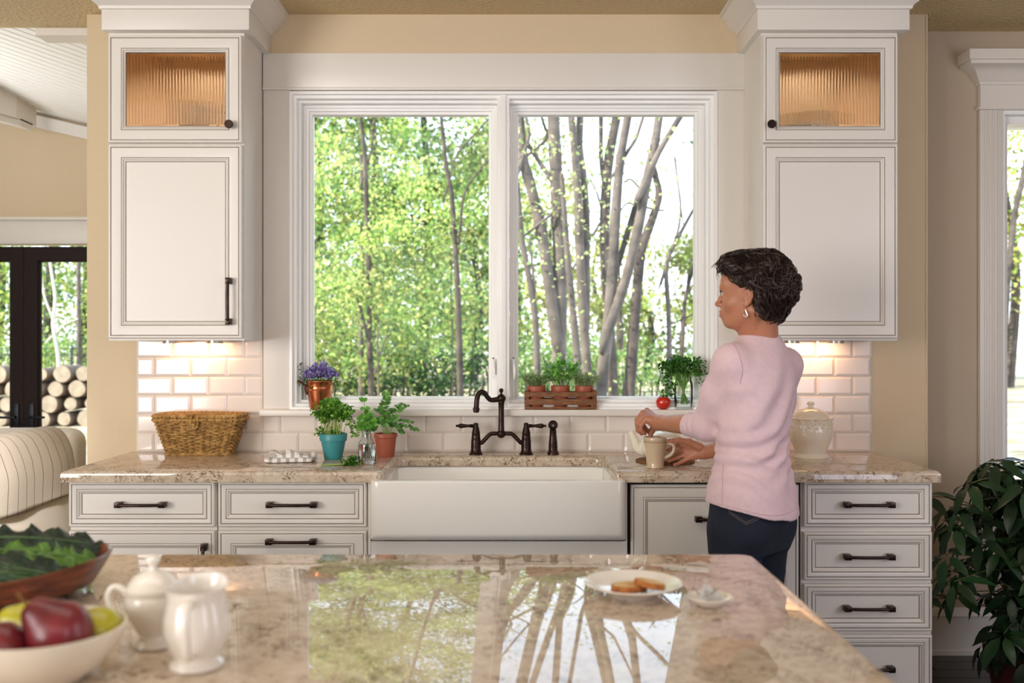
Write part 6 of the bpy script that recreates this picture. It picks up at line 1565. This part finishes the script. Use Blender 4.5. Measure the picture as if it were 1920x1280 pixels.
# thick wavy locks under the finer strands
for k in range(210):
    a = hr.uniform(0, 6.283); e = math.asin(hr.uniform(-.7, 1)); c0 = H(-.03, 0, .03); d = (HF * (math.cos(a) * math.cos(e)) + HL * (math.sin(a) * math.cos(e)) + UP * math.sin(e)).normalized(); h = tr.ray_cast(c0 + d * .4 - o0, -d)
    if h[0] is None: continue
    p = h[0] + o0; rel = p - HC; f2, u2 = rel.dot(HF), rel.z
    if f2 > .0 and u2 < .06: continue
    nrm = h[1]; flow = -HF * .8 + UP * (-.7 if f2 < .03 else .1) + HL * hr.gauss(0, .35); flow = (flow - nrm * flow.dot(nrm)).normalized(); pos = p - nrm * .002; pts = []; L = hr.uniform(.07, .115); n = 16; ph = hr.uniform(0, 6); sgn = hr.choice((-1, 1))
    for i in range(n):
        pts.append(pos.copy()); sd = nrm.cross(flow).normalized(); flow = (flow + sd * (.24 * math.sin(i * .62 + ph) + .05 * sgn * (1 + 2 * (u2 < .0)))).normalized(); pos = pos + flow * (L / n); hh = tr.find_nearest(pos - o0)
        if hh[0] is not None: nrm = hh[1]; off = (pos - o0 - hh[0]).dot(nrm); pos = pos + nrm * ((.003 + .003 * math.sin(i * .6 + ph)) - off) * .7
    if (pts[-1] - HC).dot(HF) > .05 and (pts[-1] - HC).z < .055: continue
    w = hr.uniform(.0045, .0075); b.tube(pts, [w * math.sin(math.pi * (i + .7) / (n + .6)) for i in range(n)], 6, flat=.7)
for k in range(1500):
    a = hr.uniform(0, 6.283); e = math.asin(hr.uniform(-.75, 1)); f_ = .13 * math.cos(a) * math.cos(e); l_ = .13 * math.sin(a) * math.cos(e); u_ = .13 * math.sin(e)
    c0 = H(-.03, 0, .03); d = (HF * f_ + HL * l_ + UP * u_).normalized(); h = tr.ray_cast(c0 + d * .4 - o0, -d)
    if h[0] is None: continue
    p = h[0] + o0; rel = p - HC; f2, l2, u2 = rel.dot(HF), rel.dot(HL), rel.z
    if f2 > .02 and u2 < .05: continue
    nrm = h[1]; flow = (-HF * .75 + UP * (-.55 if f2 < .03 else .05) + HL * (.25 * l2 / .09) + Vector((hr.gauss(0, .16), hr.gauss(0, .16), hr.gauss(0, .16))))
    flow = (flow - nrm * flow.dot(nrm)).normalized(); sd = nrm.cross(flow); L = hr.uniform(.055, .105); curl = hr.uniform(.12, .55); sgn = hr.choice((-1, 1)); low = max(0, -u2 + .03) * 6 + (f2 < -.1)
    pts = []; pos = p - nrm * .003; dirn = flow; n = 12; om = sgn * curl * (1.0 + 1.6 * low) * 2.2 / n
    for i in range(n):
        pts.append(pos.copy()); dirn = (dirn * math.cos(om) + sd * math.sin(om)); sd = nrm.cross(dirn).normalized(); dirn = (dirn + nrm * .07 * math.sin(i * .9 + k)).normalized(); pos = pos + dirn * (L / n)
        hh = tr.find_nearest(pos - o0)
        if hh[0] is not None:
            off = (pos - o0 - hh[0]).dot(hh[1]); want = .0025 + .004 * math.sin(math.pi * i / n) * (1 + low)
            pos = pos + hh[1] * (want - off) * .6; nrm = hh[1]
    if (pts[-1] - HC).dot(HF) > .06 and (pts[-1] - HC).z < .055: continue
    w = hr.uniform(.0010, .0026); b.tube(pts, [w * (.5 + .6 * math.sin(math.pi * (i + .6) / (n + .6))) for i in range(n)], 4, flat=.6); cnt += 1
# wispy locks over the forehead and loose ends round the outline
for k in range(70):
    s0 = H(.055 + .035 * hr.random(), hr.uniform(-.05, .075), .088 + .025 * hr.random()); pts = [s0]; d = (HF * hr.uniform(.4, 1) + HL * hr.uniform(-.3, .6) + UP * hr.uniform(-.5, .12)).normalized(); L = hr.uniform(.03, .062); om = hr.uniform(.12, .30); ax_ = (HL + UP * hr.uniform(-.4, .4)).normalized()
    for i in range(10):
        pts.append(pts[-1] + d * (L / 10)); d = Matrix.Rotation(om, 3, ax_) @ d
    b.tube(pts, [.0014 - .0009 * i / 10 for i in range(11)], 4)
for k in range(160):
    a = hr.uniform(0, 6.283); e = hr.uniform(-.5, 1.4); d = (HF * (math.cos(a) * math.cos(e)) + HL * (math.sin(a) * math.cos(e)) + UP * math.sin(e)).normalized()
    c0 = H(-.03, 0, .03); h = tr.ray_cast(c0 + d * .4 - o0, -d)
    if h[0] is None: continue
    p = h[0] + o0; rel = p - HC
    if rel.dot(HF) > .03 and rel.z < .06: continue
    t_ = (h[1].cross(Vector((hr.gauss(0, 1), hr.gauss(0, 1), hr.gauss(0, 1))))).normalized(); pts = [p]; dd = (t_ + h[1] * .30).normalized(); ax_ = h[1].cross(t_).normalized(); om = hr.uniform(.12, .28)
    for i in range(9): pts.append(pts[-1] + dd * hr.uniform(.003, .005)); dd = Matrix.Rotation(om, 3, ax_) @ dd
    b.tube(pts, [.0009 - .0005 * i / 9 for i in range(10)], 4)
bm.free(); b.build('curls', HAIRM, hair, angle=80)
# tea bag string held between finger and thumb
p0 = TI[3].lerp(th[3], .5); b = MB(); b.tube([p0 + Vector((0, 0, .006)), p0 + Vector((.002, 0, -.012)), Vector((mp.x - .006, mp.y + .0, mp.z + .0862))], .0007, 5)
props(b.build('tea_bag_string', mat('white_string', (245, 243, 238), .7)), 'thin white tea bag string from the woman\'s fingers down into the beige mug', 'string')
